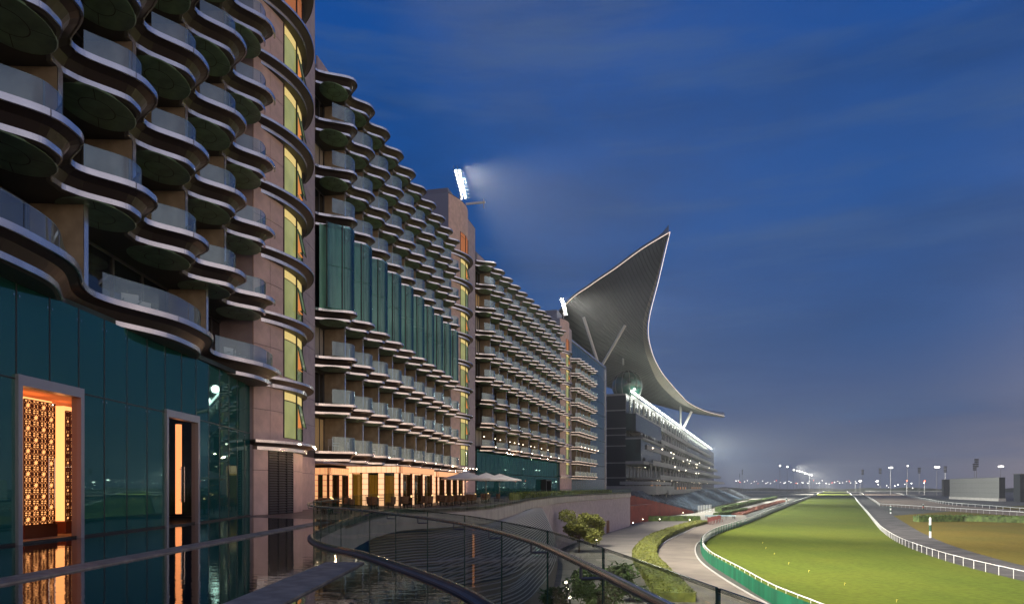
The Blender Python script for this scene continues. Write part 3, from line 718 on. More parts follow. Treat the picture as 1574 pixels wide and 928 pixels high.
# interior behind the wall
M_int = mat('dim_interior', (.02, .035, .035), .8, 0, var=.6, scale=.4)
mb = MB(); mb.box(-6.2, -6, ys[-1], 0, 0, ztop+.2); mb.box(-6, .7, ys[-1], 0, ztop+.02, ztop+.2); mb.box(-6, -.2, ys[-1], 0, -.2, -.02); mb.box(-6, -.2, -.02, 0, 0, ztop)
ob('interior_shell', mb.mesh('interior_shell', M_int), gw)
for s, o_, z in ((-13.3, -1.5, 4.2), (-12.6, -2.6, 4.25), (-12.9, -1.2, 3.9), (-11.3, -2.5, 4.2), (-4.8, -2.0, 4.3), (-10.6, -3, 4.3), (-9.8, -2, 4.3)):
    mb = MB(); mb.tube([(0, 0, 0), (0, 0, .03)], .11, 10); ob('ceiling_downlight', mb.mesh('ceiling_downlight', M_dot), gw, (o_, s, z))
M_shade = mat('pendant_shade', (.5, .4, .25), .8, emit=(.55, .42, .22), es=.55)
for s in (-11.9, -7.4-3.0):
    mb = MB(); mb.box(-.35, .35, -.35, .35, 0, .62); ob('pendant_shade', mb.mesh('pendant_shade', M_shade), gw, (-2.2, s, 3.55))
# portals
def lattice(wd, hh, cell):
    mb = MB(); T = .016
    def bar(a, b, y=0, t=T):
        t *= .95
        a = Vector((0, a[0], a[1])); b = Vector((0, b[0], b[1])); d = (b-a).normalized(); n = Vector((0, -d.z, d.y))*t
        vs = [a-n, b-n, b+n, a+n]; mb.add([v+Vector((.02, 0, 0)) for v in vs]+vs, [(0, 1, 2, 3), (0, 4, 5, 1), (3, 2, 6, 7)])
    nx = max(1, round(wd/cell)); cell = wd/nx; nz_ = int(hh/cell)
    for j in range(nz_+1): bar((0, j*cell), (wd, j*cell))
    for i in range(nx+1): bar((i*cell, 0), (i*cell, nz_*cell), t=.02)
    for i in range(nx):
        for j in range(nz_):
            cx, cz = (i+.5)*cell, (j+.5)*cell; r = cell*.36
            for k in range(12):
                a, b = 2*PI*k/12, 2*PI*(k+1)/12
                bar((cx+r*math.cos(a), cz+r*math.sin(a)), (cx+r*math.cos(b), cz+r*math.sin(b)), t=.013)
            for k in range(8):
                a = 2*PI*k/8; e = cell*(.5 if k % 2 == 0 else .7)
                if (i+j) % 2: bar((cx, cz), (cx+e*math.cos(a), cz+e*math.sin(a)), t=.011)
                else: bar((cx+r*.5*math.cos(a+.39), cz+r*.5*math.sin(a+.39)), (cx+e*math.cos(a), cz+e*math.sin(a)), t=.011)
    return mb.mesh('lattice_screen', M_bronze)
M_pframe = mat('portal_frame_metal', (.36, .35, .39), .35, .5)
for pi, (a, b) in enumerate(portals):
    PX = gwx((a+b)/2); f = ob('portal_frame', None, gw, (PX, 0, 0))
    for nm, bx in (('jamb', (-.15, .13, a-.04, a+.12, 0, zt+.12)), ('jamb', (-.15, .13, b-.12, b+.04, 0, zt+.12)), ('lintel', (-.15, .13, a+.121, b-.121, zt-.16, zt+.118))):
        mb = MB(); mb.box(*bx); ob(nm, mb.mesh(nm, M_pframe), f)
    m = (a+b)/2; dp = MB(); dp.add([(0, a+.12, .03), (0, m-.008, .03), (0, m-.008, zt-.16), (0, a+.12, zt-.16)], [(0, 1, 2, 3)]); dp2 = MB(); dp2.add([(0, m+.008, .03), (0, b-.12, .03), (0, b-.12, zt-.16), (0, m+.008, zt-.16)], [(0, 1, 2, 3)])
    gd = [ob('glass_door', x.mesh('glass_door', M_pglass if False else MAT.setdefault('pg', glassmat('portal_glass', (.93, .9, .86), (.8, .8, .8), .0, fr=.22))), f) for x in (dp, dp2)]
    for dd, s in zip(gd, (m-.12, m+.12)):
        hb = MB(); hb.tube([(.07, s, .9), (.07, s, 2.3)], .018, 6); hb.tube([(.01, s, 1.0), (.07, s, 1.0)], .012, 5); hb.tube([(.01, s, 2.2), (.07, s, 2.2)], .012, 5); ob('door_handle', hb.mesh('door_handle', M_steel), dd)
    if pi == 0:
        rm = ob('lit_room', None, gw, (PX, 0, 0))
        mb = MB(); mb.box(-3.2, -3.1, a-1.5, b+2.6, 0, zt); mb.box(-3.1, -.1, a-.35, a-.3, 0, zt); mb.box(-3.1, -.1, b+2.55, b+2.6, 0, zt); mb.box(-3.1, -.1, a-.3, b+2.55, zt-.05, zt)
        ob('room_wall', mb.mesh('room_wall', M_orange), rm)
        mb = MB(); mb.box(-3.1, -.1, a-.3, b+2.55, .001, .02); ob('room_floor', mb.mesh('room_floor', M_part), rm)
        for (o_, s_, wd, dpth) in ((-1.0, a+1.75, 1.25, .55), (-1.35, b+1.45, .6, .5)):
            lc = MB(); lc.box(o_-dpth, o_-.05, s_, s_+wd, .42, zt-.22); ob('lantern_core', lc.mesh('lantern_core', M_lan), rm)
            ls = ob('lattice_screen', lattice(wd+.06, zt-.6, .315 if wd > 1 else .22), rm, (o_, s_-.03, .40))
            bx = MB(); bx.box(o_-dpth-.05, o_+.06, s_-.08, s_+wd+.08, .02, .40); ob('lantern_plinth', bx.mesh('lantern_plinth', M_bronze), rm)
    else:
        mb = MB(); mb.tube([(-1.2, -5.2, z_*.5+.3) for z_ in range(9)], .13, 10); ob('amber_column', mb.mesh('amber_column', MAT.setdefault('amb', mat('amber_glow', (.8, .4, .2), .5, emit=(1, .34, .12), es=1.6)), True), gw)

# ------------------------------------------------------------------ pool deck, water, stone strips, balustrade
EDGE = spline([(2.2,-8),(1.6,-3),(1.2,0),(.85,2.3),(.62,4.2),(.28,6.4),(-.44,9),(-1.07,10.6),(-2.04,12.6),(-3.3,15),(-4.4,16.6),(-5.3,18.4),(-6.1,21),(-6.6,24.5),(-7.2,30),(-7.7,38),(-7.4,43.5),(-6.5,46),(-5.1,47.5),(-2.4,52.5),(-.8,62),(.8,74),(2.9,92),(11,130),(27,175),(34,195)], 8)
def edge_y(y):
    return [p for p in EDGE if p.y <= y]
def watermat():
    m = bpy.data.materials.new('pool_water'); m.use_nodes = True; t = m.node_tree; b = t.nodes['Principled BSDF']
    b.inputs['Base Color'].default_value = (.004, .008, .010, 1); b.inputs['Roughness'].default_value = .03; b.inputs['IOR'].default_value = 1.9
    b.inputs['Specular IOR Level'].default_value = .9
    co = N(t, 'ShaderNodeTexCoord'); mp_ = N(t, 'ShaderNodeMapping'); mp_.inputs['Scale'].default_value = (1.2, 2.2, 1); t.links.new(co.outputs['Object'], mp_.inputs[0])
    n = N(t, 'ShaderNodeTexNoise'); n.inputs['Scale'].default_value = 1.6; n.inputs['Detail'].default_value = 3; t.links.new(mp_.outputs[0], n.inputs['Vector'])
    bp = N(t, 'ShaderNodeBump'); bp.inputs['Strength'].default_value = .07; bp.inputs['Distance'].default_value = .05
    t.links.new(n.outputs['Fac'], bp.inputs['Height']); t.links.new(bp.outputs[0], b.inputs['Normal']); return m
M_water = watermat()
e22 = edge_y(44); inner = offset(e22, -.35)
tail = offset([p for p in EDGE if p.y > 24], -.2)
poly('pool_water', [tuple(p) for p in offset(edge_y(31), -.13)]+[(-13.55, 34), (-13.6, -8)], DZ, M_water, 'still dark reflecting pool between the glass wall and the curved balustrade')
M_strip_s = mat('stone_strip', (.30, .26, .22), .6, 0, var=.25, scale=3, bump=.2, bscale=20)
def strip_path(x0, x1, y0, y1, n, label):
    o = thing('stepping_walkway', label, 'walkway', (x0, y0, DZ), 0)
    mb = MB(); L = (y1-y0)/n; mb.box(0, x1-x0, .006, L-.006, -.05, .03); me = mb.mesh('stone_slab', M_strip_s)
    for i in range(n): ob('stone_slab', me, o, (0, i*L, 0))
strip_path(-3.65, -2.9, 2, 13.4, 10, 'pale stone strip crossing the pool to the curved balustrade')
strip_path(-8.3, -7.75, 1, 29.0, 24, 'thin dark stone strip running along the pool by the glass wall')
M_deck = mat('terrace_paving', (.16, .12, .10), .45, 0, var=.2, scale=1.5)
terr = [p for p in EDGE if p.y > 29]
poly('terrace', [tuple(p) for p in terr]+[(20, 200), (8, 175), (-4, 120), (-12, 90), (-19, 60), (-22, 35.2), (-13.6, 34.6)], DZ-.012, M_deck, 'upper terrace floor in front of the hotel', .3)
# terrace fascia and pool rim wall
mb = MB(); q = EDGE; q2 = offset(EDGE, -.14)
def wallstrip(mb, a, b, z0, z1, mi=0):
    k = len(a); o = len(mb.v)
    mb.v += [(p.x, p.y, z0) for p in a]+[(p.x, p.y, z1) for p in a]+[(p.x, p.y, z0) for p in b]+[(p.x, p.y, z1) for p in b]
    for j in range(k-1): mb.f += [(o+j, o+j+1, o+k+j+1, o+k+j), (o+k+j, o+k+j+1, o+3*k+j+1, o+3*k+j), (o+2*k+j+1, o+2*k+j, o+3*k+j, o+3*k+j+1)]; mb.m += [mi]*3
wallstrip(mb, EDGE, q2, DZ-1.35, DZ+.035)
tw = ob('terrace_rim_wall', mb.mesh('terrace_rim_wall', M_conc)); tag(tw, 'pale concrete rim wall curving under the pool balustrade and along the terrace', 'wall')
# glass balustrade along the whole edge
bal = thing('glass_balustrade', 'curved frameless glass balustrade with steel handrail around pool and terrace', 'balustrade', (0, 0, DZ))
g0 = offset(EDGE, .015); panes = resample(g0, .20); step = 9
idx = list(range(0, len(panes)-1, step))
nn = 0
for a in idx:
    seg = panes[a:a+step+1]
    if len(seg) < 3: continue
    far = seg[0].y > 60
    seg[0] = seg[0].lerp(seg[1], .06); seg[-1] = seg[-1].lerp(seg[-2], .06)
    mb = MB(); k = len(seg); o2 = offset(seg, .012)
    mb.add([(p.x, p.y, -.2) for p in seg]+[(p.x, p.y, 1.1) for p in seg], [(j, j+1, k+j+1, k+j) for j in range(k-1)], 0)
    mb.add([(p.x, p.y, 1.1) for p in seg]+[(p.x, p.y, 1.1) for p in o2], [(j, j+1, k+j+1, k+j) for j in range(k-1)], 1)
    mb.add([(p.x, p.y, 1.085) for p in seg]+[(p.x, p.y, 1.101) for p in seg], [(j, j+1, k+j+1, k+j) for j in range(k-1)], 1)
    for e in (0, -1): 
        p, r = seg[e], o2[e]; mb.add([(p.x, p.y, -.2), (r.x, r.y, -.2), (r.x, r.y, 1.1), (p.x, p.y, 1.1)], [(0, 1, 2, 3)], 1)
    ob('glass_pane', mb.mesh('glass_pane', [M_clear, MAT.setdefault('edge2', mat('dark_glass_edge', (.02, .06, .05), .2))], False), bal)
hr = offset([p for p in EDGE if p.y < 30], -.13)
mb = MB(); mb.tube([(p.x, p.y, 1.0) for p in hr], .028, 8); ob('handrail', mb.mesh('handrail', M_steel, True), bal)
for p in resample(hr, 1.8):
    r = min(panes, key=lambda q: (q-p).length); mb = MB(); mb.tube([(p.x, p.y, .985), (p.x, p.y, .9)], .012, 5); mb.tube([(p.x, p.y, .9), (r.x, r.y, .9)], .011, 5); ob('bracket', mb.mesh('bracket', M_frame), bal)
mb = MB(); ck = offset([p for p in EDGE if p.y < 46], .0); wallstrip(mb, ck, offset(ck, -.05), .036, .10); ob('steel_shoe', mb.mesh('steel_shoe', M_steel), bal)

# slatted shell under the terrace
M_rib = mat('shell_rib_metal', (.40, .35, .31), .45, .4); M_shellb = mat('shell_backing', (.13, .115, .105), .8)
sh = thing('slatted_canopy', 'curved slatted metal shell sloping down below the terrace', 'canopy')
topc = spline([(-9.0,43),(-7,46.3),(-5.3,47.6),(-2.6,52.6),(-1.0,62),(.6,74),(2.6,91),(4.2,103)], 10)
botc = spline([(-8.3,40.5),(-5.6,42.6),(-3.2,45),(.6,51),(2.6,61),(4.2,72),(5.6,86),(6.6,99)], 10)
zt_, zb_ = DZ-1.45, GZ+2.4
def shell(t, i):
    p = topc[i].lerp(botc[i], t**1.1); tt = min(1, max(0, (i-18)/18))
    return Vector((p.x, p.y, zt_+(zb_-zt_)*(t**(1.0+.7*tt))-.0))
mb = MB(); nT = 10; k = len(topc)
for a in range(nT):
    o_ = len(mb.v); mb.v += [tuple(shell(a/nT, i)-Vector((.05, -.05, .12))) for i in range(k)]+[tuple(shell((a+1)/nT, i)-Vector((.05, -.05, .12))) for i in range(k)]
    for i in range(k-1): mb.f.append((o_+i, o_+i+1, o_+k+i+1, o_+k+i)); mb.m.append(0)
mb.add([tuple(shell(1, i)) for i in range(k)]+[(shell(1, i).x, shell(1, i).y, GZ) for i in range(k)], [(i, i+1, k+i+1, k+i) for i in range(k-1)], 0)
ob('shell_skin', mb.mesh('shell_skin', M_shellb), sh)
for r in range(34):
    mb = MB(); mb.tube([shell(r/33, i) for i in range(k)], .055, 4); ob('slat', mb.mesh('slat', M_rib), sh)
lb = thing('podium_wall', 'plain mauve podium wall with dark doors behind the small olive trees', 'wall', (0, 0, 0))
wp_ = [p for p in offset(EDGE, -.25) if p.y > 95]; mb = MB(); wallstrip(mb, wp_, offset(wp_, -.5), GZ, DZ-1.4); ob('wall_face', mb.mesh('wall_face', M_stoneg), lb)
for yd in (157, 163.5):
    p = min(wp_, key=lambda q: abs(q.y-yd)); q = wp_[min(len(wp_)-1, wp_.index(p)+1)]; mb = MB(); mb.box(-.1, .12, -1.3, 1.3, 0, 3.0)
    o = ob('door', mb.mesh('door', M_bronze), lb, (p.x, p.y, GZ), -math.atan2(q.x-p.x, q.y-p.y))
uw = thing('undercroft_wall', 'dark louvred wall below the terrace seen through the balustrade', 'wall', (0, 0, 0))
uc = spline([(-9.2,30),(-8.9,38),(-6.6,42.2),(-3.8,45),(-.2,50.5),(1.9,60.5)], 6)
mb = MB(); wallstrip(mb, uc, offset(uc, -.4), GZ, GZ+4.5); ob('wall_face', mb.mesh('wall_face', M_shellb), uw)
for z_ in range(16):
    mb = MB(); mb.tube([(p.x, p.y, GZ+.3+z_*.4) for p in offset(uc, .08)], .05, 4); ob('louvre', mb.mesh('louvre', M_rib), uw)
# grass hedges on the terrace edge
te = [p for p in offset(EDGE, -1.0) if 78 < p.y < 172]
hedge([p for p in te], 1.2, .75, DZ, 'low planter hedge along the far edge of the terrace', M_leafy, 26, .18)

# ------------------------------------------------------------------ restaurant pavilions under the second wing
def pavilion(label, x, y, ang, wdt, ln, h, zc=DZ, np_side=4, np_front=3, hot=M_warmhot, warm=M_warm):
    o = thing('lit_pavilion', label, 'pavilion', (x, y, zc), -ang, 'lit restaurant pavilions')
    def lit(nm, ax, a, b, z0, z1, off, mtl):
        mb = MB(); gx = .016; nz_ = max(1, round((z1-z0)/.42)); nx = max(1, round((b-a)/.42))
        for i in range(nx):
            for j in range(nz_):
                u0 = a+(b-a)*i/nx+gx; u1 = a+(b-a)*(i+1)/nx-gx; w0 = z0+(z1-z0)*j/nz_+gx; w1 = z0+(z1-z0)*(j+1)/nz_-gx
                if ax == 'y': mb.box(off-.02, off, u0, u1, w0, w1, 0)
                else: mb.box(u0, u1, off, off+.02, w0, w1, 0)
        if ax == 'y': mb.box(off-.22, off-.03, a, b, z0, z1, 1)
        else: mb.box(a, b, off+.03, off+.22, z0, z1, 1)
        ob(nm, mb.mesh(nm, [mtl, M_bronze]), o)
    # origin is the near corner; +x outward, side runs along +y, front face spans -x
    lit('lit_header', 'y', 0, ln, h-.52, h, 0, warm); lit('lit_header', 'x', -wdt, 0, h-.52, h, 0, hot)
    for i in range(np_side):
        a = i*(ln-.55)/(np_side-1); lit('lit_pillar', 'y', a, a+.5, 0, h-.54, -.03, hot)
    for i in range(np_front+1):
        a = -wdt+i*(wdt-.6)/np_front; lit('lit_pillar', 'x', a, a+.5, 0, h-.54, .03, hot)
    mb = MB(); mb.box(-wdt, -.02, .02, ln, h-.06, h+.04); ob('roof', mb.mesh('roof', M_dark), o)
    mb = MB(); mb.box(-wdt+.3, -.35, .25, .3, 0, h-.6); mb.box(-.35, -.3, .3, ln, 0, h-.6); ob('glass_screen', mb.mesh('glass_screen', M_amberg), o)
    mb = MB(); mb.box(-wdt+.3, -wdt+.4, .3, ln, 0, h-.6); mb.box(-wdt+.4, -.4, ln-.1, ln, 0, h-.6); ob('inner_wall', mb.mesh('inner_wall', M_amberw), o)
    return o
M_amberg = glassmat('amber_glass', (.8, .75, .5), (.7, .7, .6), .05)
M_amberw = mat('glowing_amber_inner_wall', (.45, .28, .10), .8, 0, var=.6, scale=1.4, emit=(1, .55, .12), es=.16, stretch=(1, 3, .4))  # warm interior light put into the pavilion walls as emission
pavilion('nearest lit pavilion with glowing panel pillars under the second wing', -8.75, 54.0, th(8.8), 4.6, 9.8, 3.15)
pavilion('second lit pavilion partly behind the white parasols', -7.1, 65.5, th(10), 4.0, 10.5, 3.0, np_side=5)
pavilion('set back amber lit doorway frame left of the nearest pavilion', -13.6, 51.0, th(8.8), 3.2, 6, 2.95, hot=M_warm, warm=M_warm)
# podium wall behind them
pw = thing('podium_glass_front', 'dim amber glass shop front under the second wing', 'glass wall', (-11.53, 50.4, DZ), -th(8.8))
mb = MB(); mb.box(-8, -4.4, -3, 35.4, 0, 3.3); ob('back_wall', mb.mesh('back_wall', M_int), pw)
mb = MB(); mb.box(-4.4, -1.2, -3, 35.4, 3.15, 3.3); ob('canopy_soffit', mb.mesh('canopy_soffit', M_stoneg), pw)
for i in range(20):
    mb = MB(); mb.box(-4.38, -4.34, -2.8+i*1.9, -1.0+i*1.9, .05, 3.1); ob('glass_pane', mb.mesh('glass_pane', M_teal), pw)
# podium glass under the third wing
pg = thing('podium_glass_wall', 'tall dark teal glass podium wall under the third wing', 'glass wall', (-2.43, 101.9, DZ), -th(17.4))
mb = MB(); mb.box(-8, -2.1, -3, 49, 0, LEV[1]-.7-DZ); ob('back_wall', mb.mesh('back_wall', M_int), pg)
gm = MB(); gm.box(-.02, 0, .02, 1.9, .02, 3.5); gme = gm.mesh('glass_pane', M_teal)
for i in range(26):
    for j in range(2):
        p_ = ob('glass_pane', gme, pg, (-1.98, -2.8+i*1.98, j*3.6)); p_.rotation_euler = (0, random.uniform(-.002, .002), random.uniform(-.003, .003))
f = ob('portal_frame', None, pg)
for nm, bx in (('jamb', (-2, -.9, 33.5, 33.9, 0, 3.0)), ('jamb', (-2, -.9, 37.4, 37.8, 0, 3.0)), ('lintel', (-2, -.9, 33.9, 37.4, 2.7, 3.0))):
    mb = MB(); mb.box(*bx); ob(nm, mb.mesh(nm, M_black), f)
# sheer teal glass block behind the last wing
tb = thing('teal_glass_block', 'sheer teal glass end block of the hotel behind the farthest balconies', 'building', (14.2, 165, DZ), -th(19.6))
mb = MB(); mb.box(-25, -.1, -2, 40.3, 0, 36.9); ob('block_core', mb.mesh('block_core', M_int), tb)
gm = MB(); gm.box(-.04, 0, .03, 2.62, .03, 3.55); gme = gm.mesh('glass_pane', MAT.setdefault('bteal', mat('block_teal_glass', (.025, .075, .11), .2, 0, spec=.3)))
for i in range(15):
    for j in range(10): ob('glass_pane', gme, tb, (0, .2+i*2.67, .2+j*3.65))
mb = MB(); mb.box(-.6, .25, -2, 40.5, 36.75, 37.15); mb.box(-.6, .25, 40.3, 40.8, -0, 36.75); ob('white_edge_trim', mb.mesh('white_edge_trim', M_band), tb)

# ------------------------------------------------------------------ parasols, terrace furniture
M_canvas = mat('white_canvas', (.62, .56, .52), .8)
def parasol(x, y, r, label):
    o = thing('parasol', label, 'parasol', (x, y, DZ), random.uniform(.2, .5), 'white parasols on the terrace')
    mb = MB(); mb.tube([(0, 0, 0), (0, 0, 2.9)], .035, 8); mb.box(-.35, .35, -.35, .35, 0, .09); ob('pole', mb.mesh('pole', M_frame), o)
    mb = MB(); n = 4; pts = []
    for i in range(n):
        a = PI/4+i*PI/2; c = (r*math.cos(a), r*math.sin(a), 2.28); b = PI/4+(i+1)*PI/2; e = (r*math.cos(b), r*math.sin(b), 2.28)
        mid = ((c[0]+e[0])/2*.98, (c[1]+e[1])/2*.98, 2.25)
        for (u, v) in ((c, mid), (mid, e)):
            mu = (u[0]*.5, u[1]*.5, 2.56); mv = (v[0]*.5, v[1]*.5, 2.56)
            mb.add([(0, 0, 2.95), mu, mv], [(0, 1, 2)]); mb.add([mu, u, v, mv], [(0, 1, 2, 3)]); mb.add([u, (u[0], u[1], u[2]-.12), (v[0], v[1], v[2]-.12), v], [(0, 1, 2, 3)])
    ob('canopy', mb.mesh('canopy', M_canvas), o)
    mb = MB()
    for i in range(4):
        a = PI/4+i*PI/2; mb.tube([(0, 0, 2.0), (r*.55*math.cos(a), r*.55*math.sin(a), 2.5)], .014, 4)
    ob('ribs', mb.mesh('ribs', M_frame), o)
parasol(-4.25, 62, 2.7, 'leftmost white parasol in front of the second lit pavilion')
parasol(-2.6, 68.5, 2.6, 'middle white parasol overlapping the leftmost one')
parasol(-1.35, 74, 2.6, 'rightmost white parasol against the teal podium glass')
M_wick = mat('brown_wicker', (.20, .09, .04), .7, 0, var=.4, scale=20)
def table(x, y, rz, wh):
    o = thing('terrace_table', 'small round dark terrace table '+wh, 'table', (x, y, DZ), rz, 'terrace tables behind the balustrade')
    mb = MB(); mb.tube([(0, 0, .72), (0, 0, .75)], .42, 14); ob('table_top', mb.mesh('table_top', M_bronze), o)
    mb = MB(); mb.tube([(0, 0, 0), (0, 0, .72)], .04, 6); mb.tube([(0, 0, 0), (0, 0, .03)], .28, 12); ob('pedestal', mb.mesh('pedestal', M_black), o)
    mb = MB(); mb.tube([(0, 0, .752), (0, 0, .90)], .05, 8); tag(ob('candle_lamp', mb.mesh('candle_lamp', M_dot2), None, (x, y, DZ)), 'small glowing candle lamp on the table '+wh, 'lamp', 'candle lamps on the terrace tables')
M_dot2 = mat('candle_glow', (1, .7, .4), .5, emit=(1, .6, .25), es=2.5)
wm = MB()
for i in range(7):
    a = PI/2+(i-3)*.42; b = a+.42
    wm.add([(.33*math.cos(a), .33*math.sin(a), .3), (.33*math.cos(b), .33*math.sin(b), .3), (.37*math.cos(b), .37*math.sin(b), .82), (.37*math.cos(a), .37*math.sin(a), .82)], [(0, 1, 2, 3)])
wme = wm.mesh('backrest', M_wick); sm_ = MB(); sm_.tube([(0, 0, .36), (0, 0, .44)], .32, 12); sme_ = sm_.mesh('seat', M_wick)
lm_ = MB(); lm_.box(-.02, .02, -.02, .02, 0, .36); lme_ = lm_.mesh('leg', M_black)
def wchair(x, y, rz, wh):
    o = thing('wicker_chair', wh, 'chair', (x, y, DZ), rz, 'wicker chairs behind the terrace balustrade')
    ob('backrest', wme, o); ob('seat', sme_, o)
    for a in (.8, 2.36, 3.93, 5.5): ob('leg', lme_, o, (.24*math.cos(a), .24*math.sin(a), 0))
WH = ['before the front of the nearest lit pavilion', 'before the corner of the nearest lit pavilion', 'beside the right face of the nearest lit pavilion', 'nearest the rim wall left of the parasols', 'under the left edge of the leftmost parasol', 'between the leftmost and middle parasols', 'under the rightmost parasol', 'at the far end of the nearest pavilion', 'beside the stone tower under the low slab', 'at the left turn of the pool balustrade']
for (x, y), wh in zip([(-9.3, 47.5), (-7.3, 49.5), (-6.2, 53), (-4.8, 55), (-4.4, 59), (-3.4, 63.5), (-2.4, 69), (-5.6, 58), (-11.4, 43), (-10.0, 38)], WH):
    table(x, y, 0, wh)
    for k in range(3):
        a = random.random()*.5+k*2.1; wchair(x+.85*math.cos(a), y+.85*math.sin(a), a-PI/2, ['right wicker chair', 'far wicker chair', 'near wicker chair'][k]+' at the table '+wh)

# small downlights under the low slabs
def warmlamp(par, p, e, r=.1, col=(1, .62, .38)):
    ld = bpy.data.lights.new('ledge_light', 'POINT'); ld.energy = e; ld.color = col; ld.shadow_soft_size = r
    lo = bpy.data.objects.new('ledge_light', ld); C.objects.link(lo); lo.parent = par; lo.location = p
warmlamp(t1, (2.6, 2.6, LEV[0]-.75), 55, .03); warmlamp(t1, (2.6, 6.6, LEV[0]-.75), 70, .03)
for s_ in (5, 19, 32): warmlamp(w2, (.5, s_, LEV[0]-.3), 110)
warmlamp(t2, (2.2, 4, LEV[0]-.5), 160); warmlamp(w3, (.6, 12, LEV[1]-.4), 160); warmlamp(w3, (.6, 36, LEV[1]-.4), 160)
def dots(par, pts, nm='downlight', m=M_dot, r=.07):
    mb = MB(); mb.ball((0, 0, 0), r, 8); me = mb.mesh(nm, m)
    for p in pts: ob(nm, me, par, p)
dots(t1, [(1.65, 2.6, LEV[0]-.2), (1.7, 5.2, LEV[0]-.2), (1.2, 7.2, LEV[0]-.2)], r=.06)
dots(w2, [(wave(s_, .5, 3.73)+.02, s_, LEV[0]-.1) for s_ in (0, 7.46, 14.9, 22.4, 29.8)], r=.05)
dots(w3, [(.02, i*6.71, LEV[1]-.1) for i in range(7)], r=.09)
dots(w3, [(-2.2, i*2.6+1, LEV[1]+1.6) for i in range(16)], r=.07)
dots(t2, [(1.7, 2+i*1.6, LEV[0]-.2) for i in range(4)], r=.09)
dots(w4, [(.02, i*3.6, LEV[2]-.1) for i in range(6)], r=.09)
dots(pg, [(-2.6, 1+i*1.9+random.uniform(-.5, .5), 5.2-.045*i+random.uniform(-.4, .4)) for i in range(13)], r=.12)

# ------------------------------------------------------------------ grandstand
GA = math.atan(.37)
gs = thing('grandstand', 'long tiered glass grandstand beyond the hotel with a line of floodlights', 'grandstand', (45, 270, GZ), -GA)
M_gst = mat('stand_slab', (.20, .205, .20), .6, 0, var=.1, scale=.2); M_gdark = mat('stand_dark_glass', (.008, .012, .022), .3, 0, spec=.2)
M_gglass = mat('stand_glass', (.012, .024, .026), .25, 0, spec=.25, var=.6, scale=.12); M_glit = mat('stand_warm_glass', (.3, .18, .08), .6, 0, var=.7, scale=.25, emit=(1, .5, .2), es=.22)
SL = 500
M_glit2 = mat('warm_lit_glass', (.2, .1, .05), .6, emit=(1, .50, .22), es=.34)
tiers = [(0, 9.5, 6), (9.5, 15, 4), (15, 21, 3), (21, 28, 2), (28, 34, 1), (34, 41, 0), (41, 48, -1)]
zk = [0, 8.5, 14.5, 20.5, 27, 33, 40.5, 47.8]
for i in range(7):
    z0, z1 = zk[i], zk[i+1]; ov = [15, 12, 9, 6.5, 4, 2, 0][i]
    mb = MB(); mb.box(-14, 0, 0, SL, z0+.3, z1-.1); ob('storey', mb.mesh('storey', M_gglass if i else M_glit), gs)
    mb = MB(); mb.box(-14.2, ov if i else 15, 12 if ov else -.3, SL-i*14, z1-.5, z1+.3); ob('deck_slab', mb.mesh('deck_slab', M_gst), gs)
    mb = MB(); mb.box(ov-.25, ov-.1, 12.2, SL-i*14, z1+.3, z1+1.5); ob('parapet', mb.mesh('parapet', M_gst), gs)
    mm = MB(); mm.box(.01, .14, 0, .25, z0+.3, z1-.5); mme = mm.mesh('mullion', M_gst)
    for j in range(22): ob('mullion', mme, gs, (0, j*8.0, 0))
    mm = MB(); mm.tube([(0, 0, z0+.3), (0, 0, z1-.5)], .35, 8); mme = mm.mesh('column', M_gst)
    for j in range(18): ob('column', mme, gs, (max(.8, ov-1.2), 14+j*12, 0))
mb = MB(); mb.box(-14, 0, -.2, -.05, 8.6, 47.8, 0)
ob('end_glass', mb.mesh('end_glass', M_gdark), gs)
mm = MB(); mm.box(-14.1, .1, -.5, -.2, 0, .35); mme = mm.mesh('end_band', M_gst)
for z in (14.6, 20.5, 27.2, 31.5, 34.2, 41.3, 47.7): ob('end_band', mme, gs, (0, 0, z))
# glazed boxes with crowds at the near end
mb = MB(); mb.box(0, 6, -.2, 55, 21, 31); mb.box(0, 4, -.2, 70, 33.4, 40); ob('glazed_box', mb.mesh('glazed_box', M_gglass), gs)
mb = MB(); mb.box(0, 7.2, -.6, 60, 20.1, 21.3); mb.box(0, 7.0, -.6, 60, 29.9, 30.6); mb.box(-16, 14, -14, 40, 8.3, 11.5); mb.box(0, 12, -12, 46, 12, 13.2)
ob('projecting_slab', mb.mesh('projecting_slab', M_gst), gs)
mb = MB(); mb.box(-18, 12, -10, 60, 0, 8.3); ob('ground_storey', mb.mesh('ground_storey', M_gdark), gs)
